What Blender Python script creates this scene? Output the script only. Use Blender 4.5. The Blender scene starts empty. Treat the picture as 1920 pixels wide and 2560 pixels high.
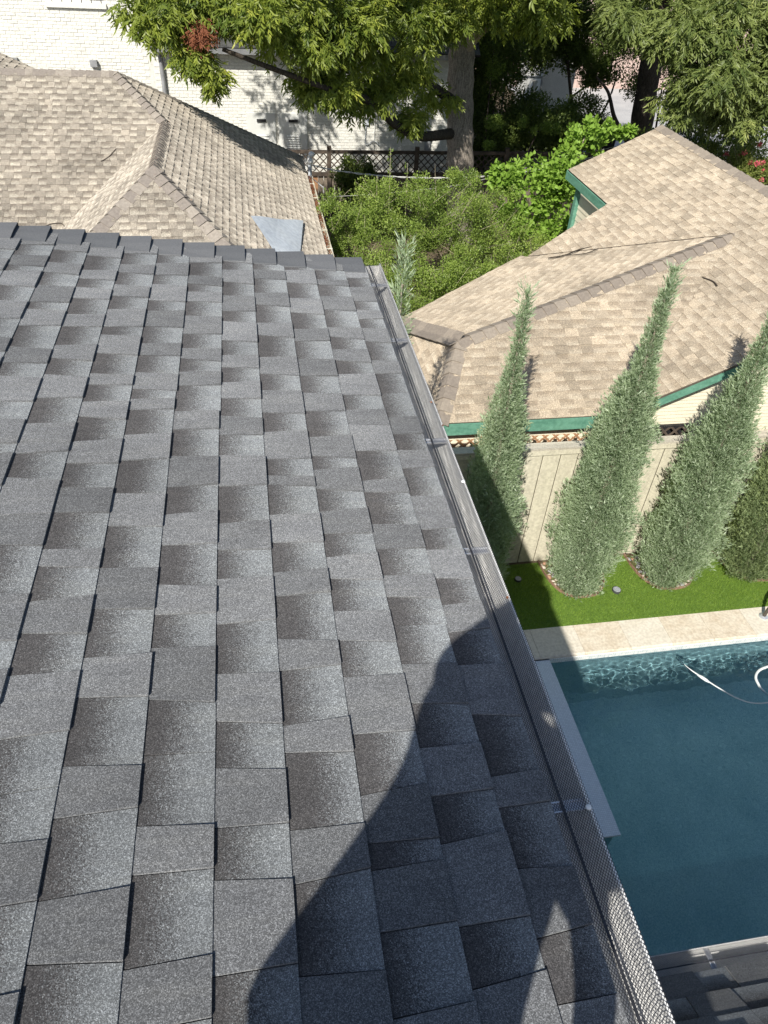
import bpy, math, random
import numpy as np
from mathutils import Vector, Matrix

# ------------------------------------------------------------------ camera, sky, sun, exposure
SC = bpy.context.scene
COL = SC.collection
# world: X to the right (down the roof), Y away along the eave, Z up; the lens is at the origin, the yard at Z = -7.5
GZ = -7.5
R = np.array([[0.9858107645375357, -0.16002959015829335, 0.05067215009932023],
              [-0.06783718922113839, -0.6559304094889192, -0.7517668612450766],
              [0.1535423468639673, 0.7376624080034629, -0.6574792160502396]])
FPX = 1805.8
cam = bpy.data.cameras.new('camera')
cam.sensor_fit = 'VERTICAL'
cam.sensor_height = 24.0
cam.sensor_width = 18.0
cam.lens = 24.0 * FPX / 2560.0
cam.clip_start = 0.02
cam.clip_end = 600
cob = bpy.data.objects.new('camera', cam)
COL.objects.link(cob)
m = Matrix.Identity(4)
for i in range(3):
    m[i][0] = R[0][i]; m[i][1] = -R[1][i]; m[i][2] = -R[2][i]
cob.matrix_world = m
SC.camera = cob

SUN = Vector((0.35328398, 0.64517578, -0.6774501)).normalized()   # the way the light travels
w = bpy.data.worlds.new('World'); SC.world = w; w.use_nodes = True
nt = w.node_tree; nt.nodes.clear()
sky = nt.nodes.new('ShaderNodeTexSky'); sky.sky_type = 'NISHITA'; sky.sun_disc = False
sky.sun_elevation = math.asin(-SUN.z)
sky.sun_rotation = math.atan2(-SUN.x, -SUN.y)
bg = nt.nodes.new('ShaderNodeBackground'); bg.inputs['Strength'].default_value = 0.092
wo = nt.nodes.new('ShaderNodeOutputWorld')
nt.links.new(sky.outputs[0], bg.inputs[0]); nt.links.new(bg.outputs[0], wo.inputs[0])
sl = bpy.data.lights.new('sun', 'SUN'); sl.energy = 4.7; sl.angle = math.radians(0.53); sl.color = (1.0, 0.955, 0.88)
so = bpy.data.objects.new('sun', sl); COL.objects.link(so)
so.rotation_euler = SUN.to_track_quat('-Z', 'Y').to_euler()
so.location = (-4, -8, 9)
try:
    sl.cycles.is_caustics_light = True
except Exception:
    pass
SC.view_settings.view_transform = 'Standard'
SC.view_settings.look = 'None'
SC.view_settings.exposure = 0.5
SC.view_settings.gamma = 1.0
SC.view_settings.use_curve_mapping = False
SC.cycles.max_bounces = 8
SC.cycles.transparent_max_bounces = 24

RNG = random.Random(7)
NR = np.random.default_rng(11)

# ------------------------------------------------------------------ helpers
def px(p):
    c = R @ np.asarray(p, float)
    if c[2] <= 0.05:
        return None
    return (960 + FPX * c[0] / c[2], 1280 + FPX * c[1] / c[2])

def in_view(p, mg=60):
    q = px(p)
    return q is not None and -mg < q[0] < 1920 + mg and -mg < q[1] < 2560 + mg

def tag(o, label=None, cat=None, group=None, kind=None):
    if label: o['label'] = label
    if cat: o['category'] = cat
    if group: o['group'] = group
    if kind: o['kind'] = kind
    return o

ROOTS = {}
def root_loc(o):
    while o.parent is not None:
        o = o.parent
    return Vector(o.location)

def empty(name, loc, label, cat, group=None):
    o = bpy.data.objects.new(name, None); COL.objects.link(o)
    o.location = loc; o.empty_display_size = 0.2
    return tag(o, label, cat, group)

def np_mesh(name, verts, faces_flat, nper, mats, parent=None, attrs=None, smooth=False, mat_idx=None):
    """verts (N,3) in world coordinates, faces given flat with nper corners each (int or array)."""
    verts = np.asarray(verts, np.float32).reshape(-1, 3)
    if parent is not None:
        verts = verts - np.array(root_loc(parent), np.float32)
    me = bpy.data.meshes.new(name)
    ff = np.asarray(faces_flat, np.int32).ravel()
    if np.isscalar(nper):
        cnt = np.full(len(ff) // nper, nper, np.int32)
    else:
        cnt = np.asarray(nper, np.int32)
    st = np.concatenate(([0], np.cumsum(cnt)[:-1])).astype(np.int32)
    me.vertices.add(len(verts)); me.vertices.foreach_set('co', verts.ravel())
    me.loops.add(len(ff)); me.loops.foreach_set('vertex_index', ff)
    me.polygons.add(len(cnt)); me.polygons.foreach_set('loop_start', st)
    try:
        me.polygons.foreach_set('loop_total', cnt)
    except Exception:
        pass
    if mat_idx is not None:
        me.polygons.foreach_set('material_index', np.asarray(mat_idx, np.int32))
    me.polygons.foreach_set('use_smooth', np.full(len(cnt), bool(smooth)))
    for mm in (mats if isinstance(mats, (list, tuple)) else [mats]):
        me.materials.append(mm)
    if attrs:
        for k, v in attrs.items():
            v = np.asarray(v, np.float32)
            if v.ndim == 1:
                a = me.attributes.new(k, 'FLOAT', 'POINT'); a.data.foreach_set('value', v)
            else:
                a = me.attributes.new(k, 'FLOAT_VECTOR', 'POINT'); a.data.foreach_set('vector', v.ravel())
    me.update(calc_edges=True)
    o = bpy.data.objects.new(name, me); COL.objects.link(o)
    if parent is not None:
        o.parent = parent
    return o

class MB:
    def __init__(s):
        s.v = []; s.f = []; s.c = []; s.a = []; s.mi = []
    def poly(s, vs, fs, att=(0, 0, 0), mi=0):
        b = len(s.v)
        s.v.extend([tuple(v) for v in vs])
        if att is not None and len(att) == len(vs) and hasattr(att[0], '__len__'):
            s.a.extend(att)
        else:
            s.a.extend([att] * len(vs))
        for f in fs:
            s.f.extend([b + i for i in f]); s.c.append(len(f)); s.mi.append(mi)
    def frame(s, o, x, y, z, lo, hi, att=(0, 0, 0), mi=0):
        """box in a local frame: o origin, x y z unit vectors, lo/hi corners"""
        o = np.asarray(o, float)
        V = []
        for k in (lo[2], hi[2]):
            for i, j in ((lo[0], lo[1]), (hi[0], lo[1]), (hi[0], hi[1]), (lo[0], hi[1])):
                V.append(o + np.asarray(x) * i + np.asarray(y) * j + np.asarray(z) * k)
        s.poly(V, [(0, 3, 2, 1), (4, 5, 6, 7), (0, 1, 5, 4), (1, 2, 6, 5), (2, 3, 7, 6), (3, 0, 4, 7)], att, mi)
    def box(s, lo, hi, att=(0, 0, 0), mi=0):
        s.frame((0, 0, 0), (1, 0, 0), (0, 1, 0), (0, 0, 1), lo, hi, att, mi)
    def prism(s, poly, d, att=(0, 0, 0), mi=0):
        """closed planar polygon (3D points) pushed along vector d"""
        n = len(poly); P = [np.asarray(p, float) for p in poly]; Q = [p + np.asarray(d, float) for p in P]
        s.poly(P + Q, [tuple(range(n)), tuple(range(2 * n - 1, n - 1, -1))] +
               [((i + 1) % n, i, n + i, n + (i + 1) % n) for i in range(n)], att, mi)
    def tube(s, pts, rad, n=8, att=(0, 0, 0), mi=0, caps=True):
        pts = [np.asarray(p, float) for p in pts]
        if not hasattr(rad, '__len__'): rad = [rad] * len(pts)
        rings = []
        ref = np.array([0, 0, 1.0])
        for i, p in enumerate(pts):
            t = pts[min(i + 1, len(pts) - 1)] - pts[max(i - 1, 0)]
            t /= (np.linalg.norm(t) + 1e-9)
            a = np.cross(t, ref)
            if np.linalg.norm(a) < 0.2:
                a = np.cross(t, (1, 0, 0))
            a /= np.linalg.norm(a); b = np.cross(t, a)
            rings.append([p + rad[i] * (math.cos(2 * math.pi * k / n) * a + math.sin(2 * math.pi * k / n) * b) for k in range(n)])
        V = [v for r_ in rings for v in r_]
        F = []
        for i in range(len(pts) - 1):
            for k in range(n):
                F.append((i * n + k, i * n + (k + 1) % n, (i + 1) * n + (k + 1) % n, (i + 1) * n + k))
        if caps:
            F.append(tuple(range(n - 1, -1, -1))); F.append(tuple((len(pts) - 1) * n + k for k in range(n)))
        s.poly(V, F, att, mi)
    def build(s, name, mats, parent=None, attr=None, smooth=False):
        return np_mesh(name, s.v, s.f, s.c, mats, parent, {attr: s.a} if attr else None, smooth, s.mi)

def unit(v):
    v = np.asarray(v, float); return v / np.linalg.norm(v)

# ------------------------------------------------------------------ materials
def new_mat(name):
    mt = bpy.data.materials.new(name); mt.use_nodes = True
    n = mt.node_tree; n.nodes.clear()
    out = n.nodes.new('ShaderNodeOutputMaterial')
    bs = n.nodes.new('ShaderNodeBsdfPrincipled')
    n.links.new(bs.outputs[0], out.inputs[0])
    return mt, n, bs, out

def N(n, t, **kw):
    nd = n.nodes.new('ShaderNode' + t)
    for k, v in kw.items():
        if k.startswith('i_'):
            nd.inputs[int(k[2:])].default_value = v
        else:
            setattr(nd, k, v)
    return nd

def ramp(n, fac, stops):
    r = n.nodes.new('ShaderNodeValToRGB')
    el = r.color_ramp.elements
    el[0].position = stops[0][0]; el[0].color = (*stops[0][1], 1)
    el[1].position = stops[-1][0]; el[1].color = (*stops[-1][1], 1)
    for p, c in stops[1:-1]:
        e = el.new(p); e.color = (*c, 1)
    n.links.new(fac, r.inputs[0])
    return r.outputs[0]

def mix(n, fac, a, b, mode='MIX'):
    mx = n.nodes.new('ShaderNodeMix'); mx.data_type = 'RGBA'; mx.blend_type = mode
    for sock, v in ((mx.inputs['Factor'], fac), (mx.inputs['A'], a), (mx.inputs['B'], b)):
        if sock.name == 'Factor' or True:
            pass
    f = [i for i in mx.inputs if i.name == 'Factor' and i.type == 'VALUE'][0]
    A = [i for i in mx.inputs if i.name == 'A' and i.type == 'RGBA'][0]
    B = [i for i in mx.inputs if i.name == 'B' and i.type == 'RGBA'][0]
    for s_, v in ((f, fac), (A, a), (B, b)):
        if isinstance(v, (int, float)):
            s_.default_value = v
        elif isinstance(v, tuple):
            s_.default_value = (*v, 1) if len(v) == 3 else v
        else:
            n.links.new(v, s_)
    return [o for o in mx.outputs if o.type == 'RGBA'][0]

def mth(n, op, a, b=0.0, clamp=False):
    mm = n.nodes.new('ShaderNodeMath'); mm.operation = op; mm.use_clamp = clamp
    for i, v in enumerate((a, b)):
        if isinstance(v, (int, float)): mm.inputs[i].default_value = v
        else: n.links.new(v, mm.inputs[i])
    return mm.outputs[0]

def coords(n, scale=None):
    tc = n.nodes.new('ShaderNodeTexCoord')
    if scale is None: return tc.outputs['Object']
    mp = n.nodes.new('ShaderNodeMapping'); mp.inputs['Scale'].default_value = scale
    n.links.new(tc.outputs['Object'], mp.inputs[0])
    return mp.outputs[0]

def noise(n, vec, scale, detail=3.0, rough=0.55, out=0):
    nn = n.nodes.new('ShaderNodeTexNoise'); nn.inputs['Scale'].default_value = scale
    nn.inputs['Detail'].default_value = detail; nn.inputs['Roughness'].default_value = rough
    n.links.new(vec, nn.inputs['Vector'])
    return nn.outputs[out]

def bump(n, bs, h, strength=0.3, dist=0.01):
    b = n.nodes.new('ShaderNodeBump'); b.inputs['Strength'].default_value = strength; b.inputs['Distance'].default_value = dist
    n.links.new(h, b.inputs['Height']); n.links.new(b.outputs[0], bs.inputs['Normal'])

def mat_noise(name, c1, c2, scale=8, rough=0.7, stretch=None, bmp=0.2, bd=0.004, fine=None, spec=0.3, metal=0.0, lo=0.35, hi=0.65):
    mt, n, bs, out = new_mat(name)
    v = coords(n, stretch)
    f = noise(n, v, scale, 4)
    c = ramp(n, f, [(lo, c1), (hi, c2)])
    if fine:
        f2 = noise(n, coords(n), fine, 2)
        c = mix(n, 0.35, c, ramp(n, f2, [(0.35, tuple(x * 0.75 for x in c1)), (0.65, tuple(min(1, x * 1.2) for x in c2))]))
    n.links.new(c, bs.inputs['Base Color'])
    bs.inputs['Roughness'].default_value = rough
    bs.inputs['Specular IOR Level'].default_value = spec
    bs.inputs['Metallic'].default_value = metal
    if bmp: bump(n, bs, f, bmp, bd)
    return mt

def mat_shingle(name, tooth, low_dark, low_light, gran_scale, gran_amt, big=0.12, rough=0.9, patch=None, stain=False):
    """laminated shingle: attribute tab = (how far up the tab 0..1, 1 for a raised tooth, tone)"""
    mt, n, bs, out = new_mat(name)
    at = n.nodes.new('ShaderNodeAttribute'); at.attribute_name = 'tab'
    sp = n.nodes.new('ShaderNodeSeparateXYZ'); n.links.new(at.outputs['Vector'], sp.inputs[0])
    co = coords(n)
    g1 = noise(n, co, gran_scale * 0.5, 2, 0.8)
    vo = n.nodes.new('ShaderNodeTexVoronoi'); vo.inputs['Scale'].default_value = gran_scale
    n.links.new(co, vo.inputs['Vector'])
    vs = n.nodes.new('ShaderNodeSeparateColor'); n.links.new(vo.outputs['Color'], vs.inputs[0])
    # blended granule drop: dark near the course above, light towards the butt
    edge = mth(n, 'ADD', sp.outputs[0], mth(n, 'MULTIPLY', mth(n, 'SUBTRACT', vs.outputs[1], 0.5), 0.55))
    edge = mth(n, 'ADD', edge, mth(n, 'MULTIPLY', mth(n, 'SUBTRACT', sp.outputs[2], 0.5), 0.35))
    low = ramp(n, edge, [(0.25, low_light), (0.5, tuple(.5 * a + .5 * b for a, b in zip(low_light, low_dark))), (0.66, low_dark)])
    tooth_c = mix(n, sp.outputs[2], tuple(x * 0.8 for x in tooth), tuple(x * 1.2 for x in tooth))
    base = mix(n, sp.outputs[1], low, tooth_c)
    # granules
    k = mth(n, 'ADD', mth(n, 'MULTIPLY', vs.outputs[0], 0.75), mth(n, 'MULTIPLY', g1, 0.5))
    gr = ramp(n, k, [(0.18, (1 - gran_amt,) * 3), (0.62, (1.0, 1.0, 1.0)), (0.95, (1 + gran_amt * 2.2,) * 3), (1.12, (1 + gran_amt * 4,) * 3)])
    base = mix(n, 1.0, base, gr, 'MULTIPLY')
    bgn = noise(n, co, 1.3, 4)
    base = mix(n, 1.0, base, ramp(n, bgn, [(0.3, (1 - big,) * 3), (0.7, (1 + big,) * 3)]), 'MULTIPLY')
    if patch:
        pn = noise(n, co, 0.8, 5)
        base = mix(n, ramp(n, pn, [(0.5, (0, 0, 0)), (0.8, (0.6, 0.6, 0.6))]), base, patch)
    if stain:      # scuffs and worn streaks running down the slope
        sn = noise(n, coords(n, (1.5, 9, 1.5)), 3.0, 6, 0.7)
        base = mix(n, 1.0, base, ramp(n, sn, [(0.3, (0.86, 0.86, 0.87)), (0.5, (1, 1, 1)), (0.72, (1.12, 1.11, 1.08))]), 'MULTIPLY')
        sc2 = noise(n, co, 17, 6, 0.8)
        base = mix(n, 1.0, base, ramp(n, sc2, [(0.25, (0.86, 0.85, 0.84)), (0.45, (1, 1, 1)), (0.6, (1, 1, 1)), (0.78, (1.2, 1.18, 1.14))]), 'MULTIPLY')
    n.links.new(base, bs.inputs['Base Color'])
    bs.inputs['Roughness'].default_value = rough
    bs.inputs['Specular IOR Level'].default_value = 0.2
    if 'Diffuse Roughness' in bs.inputs: bs.inputs['Diffuse Roughness'].default_value = 1.0
    bump(n, bs, k, 0.35, 0.0010)
    return mt

def mat_leaf(name, c_dark, c_light, trans=0.35, rough=0.5, spec=0.35, accent=None):
    mt, n, bs, out = new_mat(name)
    at = n.nodes.new('ShaderNodeAttribute'); at.attribute_name = 'tone'
    st = [(0.0, c_dark), (0.85, c_light)]
    if accent: st.append((1.0, accent))
    c = ramp(n, at.outputs['Fac'], st)
    n.links.new(c, bs.inputs['Base Color'])
    bs.inputs['Roughness'].default_value = rough; bs.inputs['Specular IOR Level'].default_value = spec
    tr = n.nodes.new('ShaderNodeBsdfTranslucent')
    n.links.new(mix(n, 1.0, c, (1.0, 1.15, 0.45), 'MULTIPLY'), tr.inputs[0])
    ms = n.nodes.new('ShaderNodeMixShader'); ms.inputs[0].default_value = trans
    n.links.new(bs.outputs[0], ms.inputs[1]); n.links.new(tr.outputs[0], ms.inputs[2])
    n.links.new(ms.outputs[0], out.inputs[0])
    return mt

def mat_bark(name, c1, c2, vs=(14, 14, 2.2), scale=3.0, bd=0.03):
    return mat_noise(name, c1, c2, scale, 0.9, vs, 0.9, bd, fine=40, spec=0.1, lo=0.4, hi=0.6)

M = {}
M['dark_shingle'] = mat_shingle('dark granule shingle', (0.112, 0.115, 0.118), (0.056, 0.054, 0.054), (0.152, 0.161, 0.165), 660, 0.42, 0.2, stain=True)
M['dark_cap'] = mat_noise('dark ridge cap', (0.085, 0.087, 0.09), (0.165, 0.168, 0.171), 330, 0.9, bmp=0.5, bd=0.001, fine=700)
M['tan_shingle_left'] = mat_shingle('weathered tan shingle', (0.27, 0.24, 0.197), (0.185, 0.16, 0.13), (0.38, 0.345, 0.285), 200, 0.28, 0.2, stain=True)
M['tan_cap_left'] = mat_noise('weathered tan cap', (0.235, 0.205, 0.17), (0.335, 0.297, 0.25), 30, 0.9, bmp=0.3, bd=0.001, fine=250)
M['tan_shingle_right'] = mat_shingle('sandy brown shingle', (0.28, 0.236, 0.178), (0.23, 0.19, 0.141), (0.33, 0.285, 0.22), 200, 0.28, 0.18, stain=True)
M['tan_cap_right'] = mat_noise('sandy brown cap', (0.235, 0.198, 0.158), (0.315, 0.27, 0.215), 30, 0.9, bmp=0.3, bd=0.001, fine=250)
M['felt'] = mat_noise('roof underlay', (0.02, 0.02, 0.022), (0.03, 0.03, 0.03), 20)
M['felt_tan'] = mat_noise('brown roof underlay', (0.09, 0.075, 0.06), (0.12, 0.1, 0.08), 20)
M['stucco'] = mat_noise('cream stucco', (0.62, 0.58, 0.5), (0.7, 0.66, 0.58), 30, 0.9, fine=120)
M['gutter'] = mat_noise('white coated aluminium', (0.74, 0.74, 0.72), (0.82, 0.81, 0.78), 5, 0.4, bmp=0.05, fine=60, spec=0.5)
M['screen'] = mat_noise('black expanded metal', (0.018, 0.018, 0.02), (0.035, 0.035, 0.04), 60, 0.45, bmp=0.0, spec=0.5)
M['alu'] = mat_noise('bare aluminium', (0.55, 0.56, 0.58), (0.75, 0.76, 0.78), 40, 0.35, bmp=0.1, spec=0.6, metal=0.6)
M['fascia_dark'] = mat_noise('dark painted fascia', (0.05, 0.05, 0.055), (0.07, 0.07, 0.075), 8, 0.5)
M['green_paint'] = mat_noise('green painted timber', (0.085, 0.22, 0.155), (0.14, 0.31, 0.225), 2.2, 0.65, (1, 1, 6), 0.3, 0.003, fine=25)
M['cream_siding'] = mat_noise('cream lap siding', (0.64, 0.585, 0.45), (0.71, 0.65, 0.50), 4, 0.6, bmp=0.08, fine=60)
M['cream_trim'] = mat_noise('cream painted timber', (0.64, 0.59, 0.45), (0.70, 0.65, 0.5), 5, 0.6, bmp=0.1)
M['fence_paint'] = mat_noise('washed beige cedar', (0.50, 0.465, 0.36), (0.60, 0.56, 0.435), 1.6, 0.8, (9, 9, 0.5), 0.2, 0.002, fine=30)
M['cap_wood'] = mat_noise('weathered beige cap', (0.36, 0.33, 0.27), (0.54, 0.50, 0.41), 2.0, 0.85, (0.8, 9, 9), 0.4, 0.003, fine=40)
M['old_wood'] = mat_noise('grey weathered pickets', (0.10, 0.085, 0.065), (0.24, 0.195, 0.15), 2.0, 0.9, (8, 8, 0.8), 0.5, 0.005, fine=25)
M['orange_wood'] = mat_noise('orange brown cedar', (0.27, 0.14, 0.07), (0.42, 0.24, 0.13), 2.0, 0.85, (6, 6, 1), 0.4, 0.004, fine=25)
M['dark_wood'] = mat_noise('dark brown lattice', (0.045, 0.035, 0.028), (0.11, 0.085, 0.065), 6, 0.9, bmp=0.3)
M['white_brick'] = mat_noise('white painted brick', (0.63, 0.62, 0.565), (0.74, 0.73, 0.67), 2.5, 0.75, bmp=0.35, bd=0.006, fine=30)
M['white_mortar'] = mat_noise('white painted mortar', (0.57, 0.56, 0.51), (0.66, 0.65, 0.595), 12, 0.9, bmp=0.3, bd=0.003)
M['grey_metal'] = mat_noise('grey painted metal', (0.22, 0.225, 0.23), (0.30, 0.305, 0.31), 6, 0.45, bmp=0.05, spec=0.5)
M['panel_white'] = mat_noise('pale enamelled cabinet', (0.60, 0.61, 0.58), (0.68, 0.68, 0.64), 3, 0.45, bmp=0.05)
M['black'] = mat_noise('black plastic', (0.015, 0.015, 0.017), (0.03, 0.03, 0.032), 10, 0.5, bmp=0.05)
M['bin_grey'] = mat_noise('dark grey plastic', (0.045, 0.048, 0.05), (0.07, 0.073, 0.075), 10, 0.6, bmp=0.05)
M['travertine'] = mat_noise('ivory travertine', (0.58, 0.47, 0.345), (0.76, 0.68, 0.555), 3.2, 0.6, (1, 1.8, 1), 0.25, 0.003, fine=28, lo=0.28, hi=0.6)
M['grout'] = mat_noise('pale grout', (0.72, 0.67, 0.58), (0.78, 0.73, 0.64), 30, 0.8)
M['turf_base'] = mat_noise('turf backing', (0.07, 0.13, 0.02), (0.12, 0.20, 0.03), 25, 0.9, bmp=0.6, bd=0.01, fine=120)
M['soil'] = mat_noise('leaf littered soil', (0.075, 0.055, 0.035), (0.16, 0.125, 0.08), 3, 0.95, bmp=0.6, bd=0.03, fine=25)
M['concrete'] = mat_noise('pale concrete', (0.34, 0.34, 0.34), (0.44, 0.435, 0.42), 1.2, 0.85, bmp=0.15, fine=20)
M['stone1'] = mat_noise('grey river stone', (0.24, 0.24, 0.245), (0.40, 0.40, 0.40), 14, 0.6, bmp=0.1)
M['stone2'] = mat_noise('buff river stone', (0.42, 0.36, 0.29), (0.56, 0.5, 0.42), 14, 0.6, bmp=0.1)
M['stone3'] = mat_noise('rust river stone', (0.36, 0.20, 0.13), (0.46, 0.29, 0.2), 14, 0.6, bmp=0.1)
M['edging'] = mat_noise('rusted steel edging', (0.20, 0.115, 0.08), (0.33, 0.21, 0.15), 30, 0.8, bmp=0.2)
M['bark_pecan'] = mat_bark('pecan bark', (0.13, 0.11, 0.09), (0.33, 0.29, 0.245))
M['bark_pale'] = mat_bark('pale smooth bark', (0.26, 0.22, 0.17), (0.42, 0.36, 0.29), (6, 6, 2))
M['bark_dark'] = mat_bark('dark bark', (0.035, 0.028, 0.022), (0.09, 0.075, 0.06))
M['twig'] = mat_noise('pale twig', (0.30, 0.27, 0.17), (0.45, 0.40, 0.28), 20, 0.8)
M['hose'] = mat_noise('white pool hose', (0.62, 0.64, 0.63), (0.7, 0.72, 0.7), 8, 0.45, bmp=0.0)
M['bronze'] = mat_noise('oiled bronze rail', (0.05, 0.04, 0.033), (0.09, 0.075, 0.06), 12, 0.35, bmp=0.05, spec=0.5)
M['sealant'] = mat_noise('pale grey metal flashing', (0.56, 0.61, 0.66), (0.68, 0.72, 0.75), 2.2, 0.5, bmp=0.4, bd=0.01, fine=14)
M['conduit'] = mat_noise('grey galvanised conduit', (0.38, 0.41, 0.43), (0.5, 0.53, 0.55), 10, 0.45, bmp=0.05, spec=0.5)
M['rusty_gutter'] = mat_noise('yellowed white gutter', (0.42, 0.38, 0.26), (0.72, 0.7, 0.6), 4, 0.6, (3, 1, 3), 0.2, 0.002, fine=20)
M['leaf_litter'] = mat_noise('rusty leaf litter', (0.12, 0.045, 0.02), (0.32, 0.14, 0.06), 60, 0.95, bmp=0.8, bd=0.01)
M['pink_brick'] = mat_noise('pale pink brick', (0.42, 0.30, 0.26), (0.55, 0.43, 0.37), 6, 0.85)
M['wire'] = mat_noise('pale twisted cable', (0.42, 0.42, 0.4), (0.6, 0.6, 0.57), 30, 0.6)
M['grey_shingle'] = mat_noise('dark grey slate shingle', (0.035, 0.036, 0.035), (0.085, 0.085, 0.08), 5, 0.9, bmp=0.3, fine=30)
M['sky_pane'] = mat_noise('dark pane', (0.02, 0.025, 0.03), (0.03, 0.035, 0.04), 3, 0.1, bmp=0)

L_PECAN = mat_leaf('pecan leaf', (0.08, 0.13, 0.022), (0.32, 0.37, 0.06), 0.4, 0.42, accent=(0.56, 0.55, 0.11))
L_PECAN2 = mat_leaf('second pecan leaf', (0.08, 0.12, 0.03), (0.26, 0.31, 0.09), 0.36, 0.45, accent=(0.42, 0.44, 0.15))
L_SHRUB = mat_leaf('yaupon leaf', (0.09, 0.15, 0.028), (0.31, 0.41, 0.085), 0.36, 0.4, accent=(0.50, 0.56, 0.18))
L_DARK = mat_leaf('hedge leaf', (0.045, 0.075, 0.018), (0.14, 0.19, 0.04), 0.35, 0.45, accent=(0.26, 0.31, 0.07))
L_VINE = mat_leaf('broad bright leaf', (0.16, 0.28, 0.035), (0.28, 0.43, 0.07), 0.35, 0.5)
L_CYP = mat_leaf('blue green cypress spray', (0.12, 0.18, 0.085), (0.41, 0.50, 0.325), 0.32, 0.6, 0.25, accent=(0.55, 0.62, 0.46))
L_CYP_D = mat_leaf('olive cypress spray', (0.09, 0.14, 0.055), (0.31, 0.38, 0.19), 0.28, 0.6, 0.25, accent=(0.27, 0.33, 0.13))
L_MYRTLE = mat_leaf('crape myrtle leaf', (0.09, 0.13, 0.022), (0.25, 0.29, 0.07), 0.3, 0.5, accent=(0.33, 0.3, 0.1))
L_PINK = mat_leaf('pink blossom', (0.55, 0.08, 0.12), (0.8, 0.2, 0.24), 0.3, 0.6)
L_RED = mat_leaf('dry rust leaf', (0.14, 0.045, 0.02), (0.32, 0.12, 0.06), 0.3, 0.7)
L_GRASS = mat_leaf('turf blade', (0.14, 0.24, 0.035), (0.30, 0.43, 0.07), 0.3, 0.5, accent=(0.50, 0.58, 0.2))

# ------------------------------------------------------------------ ground and yard
POOL = (0.95, 9.5, 1.6, 5.36)      # x0 x1 y0 y1, inner edge of the coping
def ring_sheet(name, outer, inner, z, mat, kind='structure', thick=0.0):
    ox0, ox1, oy0, oy1 = outer; ix0, ix1, iy0, iy1 = inner
    V = [(ox0, oy0, z), (ox1, oy0, z), (ox1, oy1, z), (ox0, oy1, z), (ix0, iy0, z), (ix1, iy0, z), (ix1, iy1, z), (ix0, iy1, z)]
    o = np_mesh(name, V, [0, 1, 5, 4, 1, 2, 6, 5, 2, 3, 7, 6, 3, 0, 4, 7], 4, mat)
    return tag(o, kind=kind)
ring_sheet('ground', (-260, 260, -200, 320), (POOL[0] - .015, POOL[1] + .015, POOL[2] - .3, POOL[3] + .3), GZ - 0.012, M['soil'])
mb = MB(); mb.poly([(POOL[0] - .5, POOL[3] + .47, GZ), (POOL[1] + .8, POOL[3] + .47, GZ), (POOL[1] + .8, 7.05, GZ), (POOL[0] - .5, 7.05, GZ)], [(0, 1, 2, 3)])
tag(mb.build('lawn', M['turf_base']), kind='structure')
mb = MB(); mb.poly([(12.6, 27, GZ + .004), (26, 27, GZ + .004), (34, 60, GZ + .004), (14, 60, GZ + .004)], [(0, 1, 2, 3)])
tag(mb.build('driveway', M['concrete']), kind='structure')

# turf blades
def card_mesh(name, C, A, S_, L, Wd, mat, parent=None, tone=None, template='leaf', Nrm=None):
    """many small leaves at once: C base, A long axis, S_ side axis, L length, Wd width"""
    n = len(C)
    if Nrm is None:
        Nrm = np.cross(A, S_)
    if template == 'leaf':      # folded lance, 6 points
        T = np.array([(0, 0, 0), (.35, .5, .10), (.72, .34, .06), (1, 0, -.06), (.72, -.34, .06), (.35, -.5, .10)])
        F = [(0, 1, 2, 3), (0, 3, 4, 5)]
    elif template == 'diamond':
        T = np.array([(0, 0, 0), (.45, .5, .0), (1, 0, 0), (.45, -.5, .0)]); F = [(0, 1, 2, 3)]
    elif template == 'blade':
        T = np.array([(0, .5, 0), (0, -.5, 0), (1, 0, 0)]); F = [(0, 1, 2)]
    elif template == 'heart':
        T = np.array([(.06, 0, 0), (-.02, .28, .03), (.28, .5, .08), (.7, .33, .04), (1.02, 0, -.1), (.7, -.33, .04), (.28, -.5, .08), (-.02, -.28, .03)])
        F = [(0, 1, 2, 3, 4), (0, 4, 5, 6, 7)]
    k = len(T)
    Ls = L[:, None, None]; Ws = Wd[:, None, None]
    V = C[:, None, :] + A[:, None, :] * T[None, :, 0:1] * Ls + S_[:, None, :] * T[None, :, 1:2] * Ws + Nrm[:, None, :] * T[None, :, 2:3] * Ls
    Ff = np.array(F)[None, :, :] + (np.arange(n) * k)[:, None, None]
    if tone is None: tone = NR.random(n)
    return np_mesh(name, V.reshape(-1, 3), Ff.ravel(), len(F[0]), mat, parent, {'tone': np.repeat(tone, k)})

def nrm(a):
    return a / (np.linalg.norm(a, axis=1, keepdims=True) + 1e-9)

def rand_dirs(n):
    return nrm(NR.normal(size=(n, 3)))

def side_of(A, rnd=None):
    r_ = rand_dirs(len(A)) if rnd is None else rnd
    return nrm(np.cross(A, r_))

n = 90000
C = np.stack([NR.uniform(POOL[0] + 1.0, 8.6, n), NR.uniform(POOL[3] + .475, 7.04, n), np.full(n, GZ)], 1)
A = nrm(np.stack([NR.normal(0, .45, n), NR.normal(-.15, .45, n), np.ones(n)], 1))
tn = np.clip(NR.beta(2, 3, n) + 0.1 * np.sin(C[:, 0] * 9) * np.sin(C[:, 1] * 7), 0, 1)
tag(card_mesh('grass', C, A, side_of(A), NR.uniform(.02, .04, n), NR.uniform(.003, .006, n), L_GRASS, tone=tn, template='blade'), kind='stuff')

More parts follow.
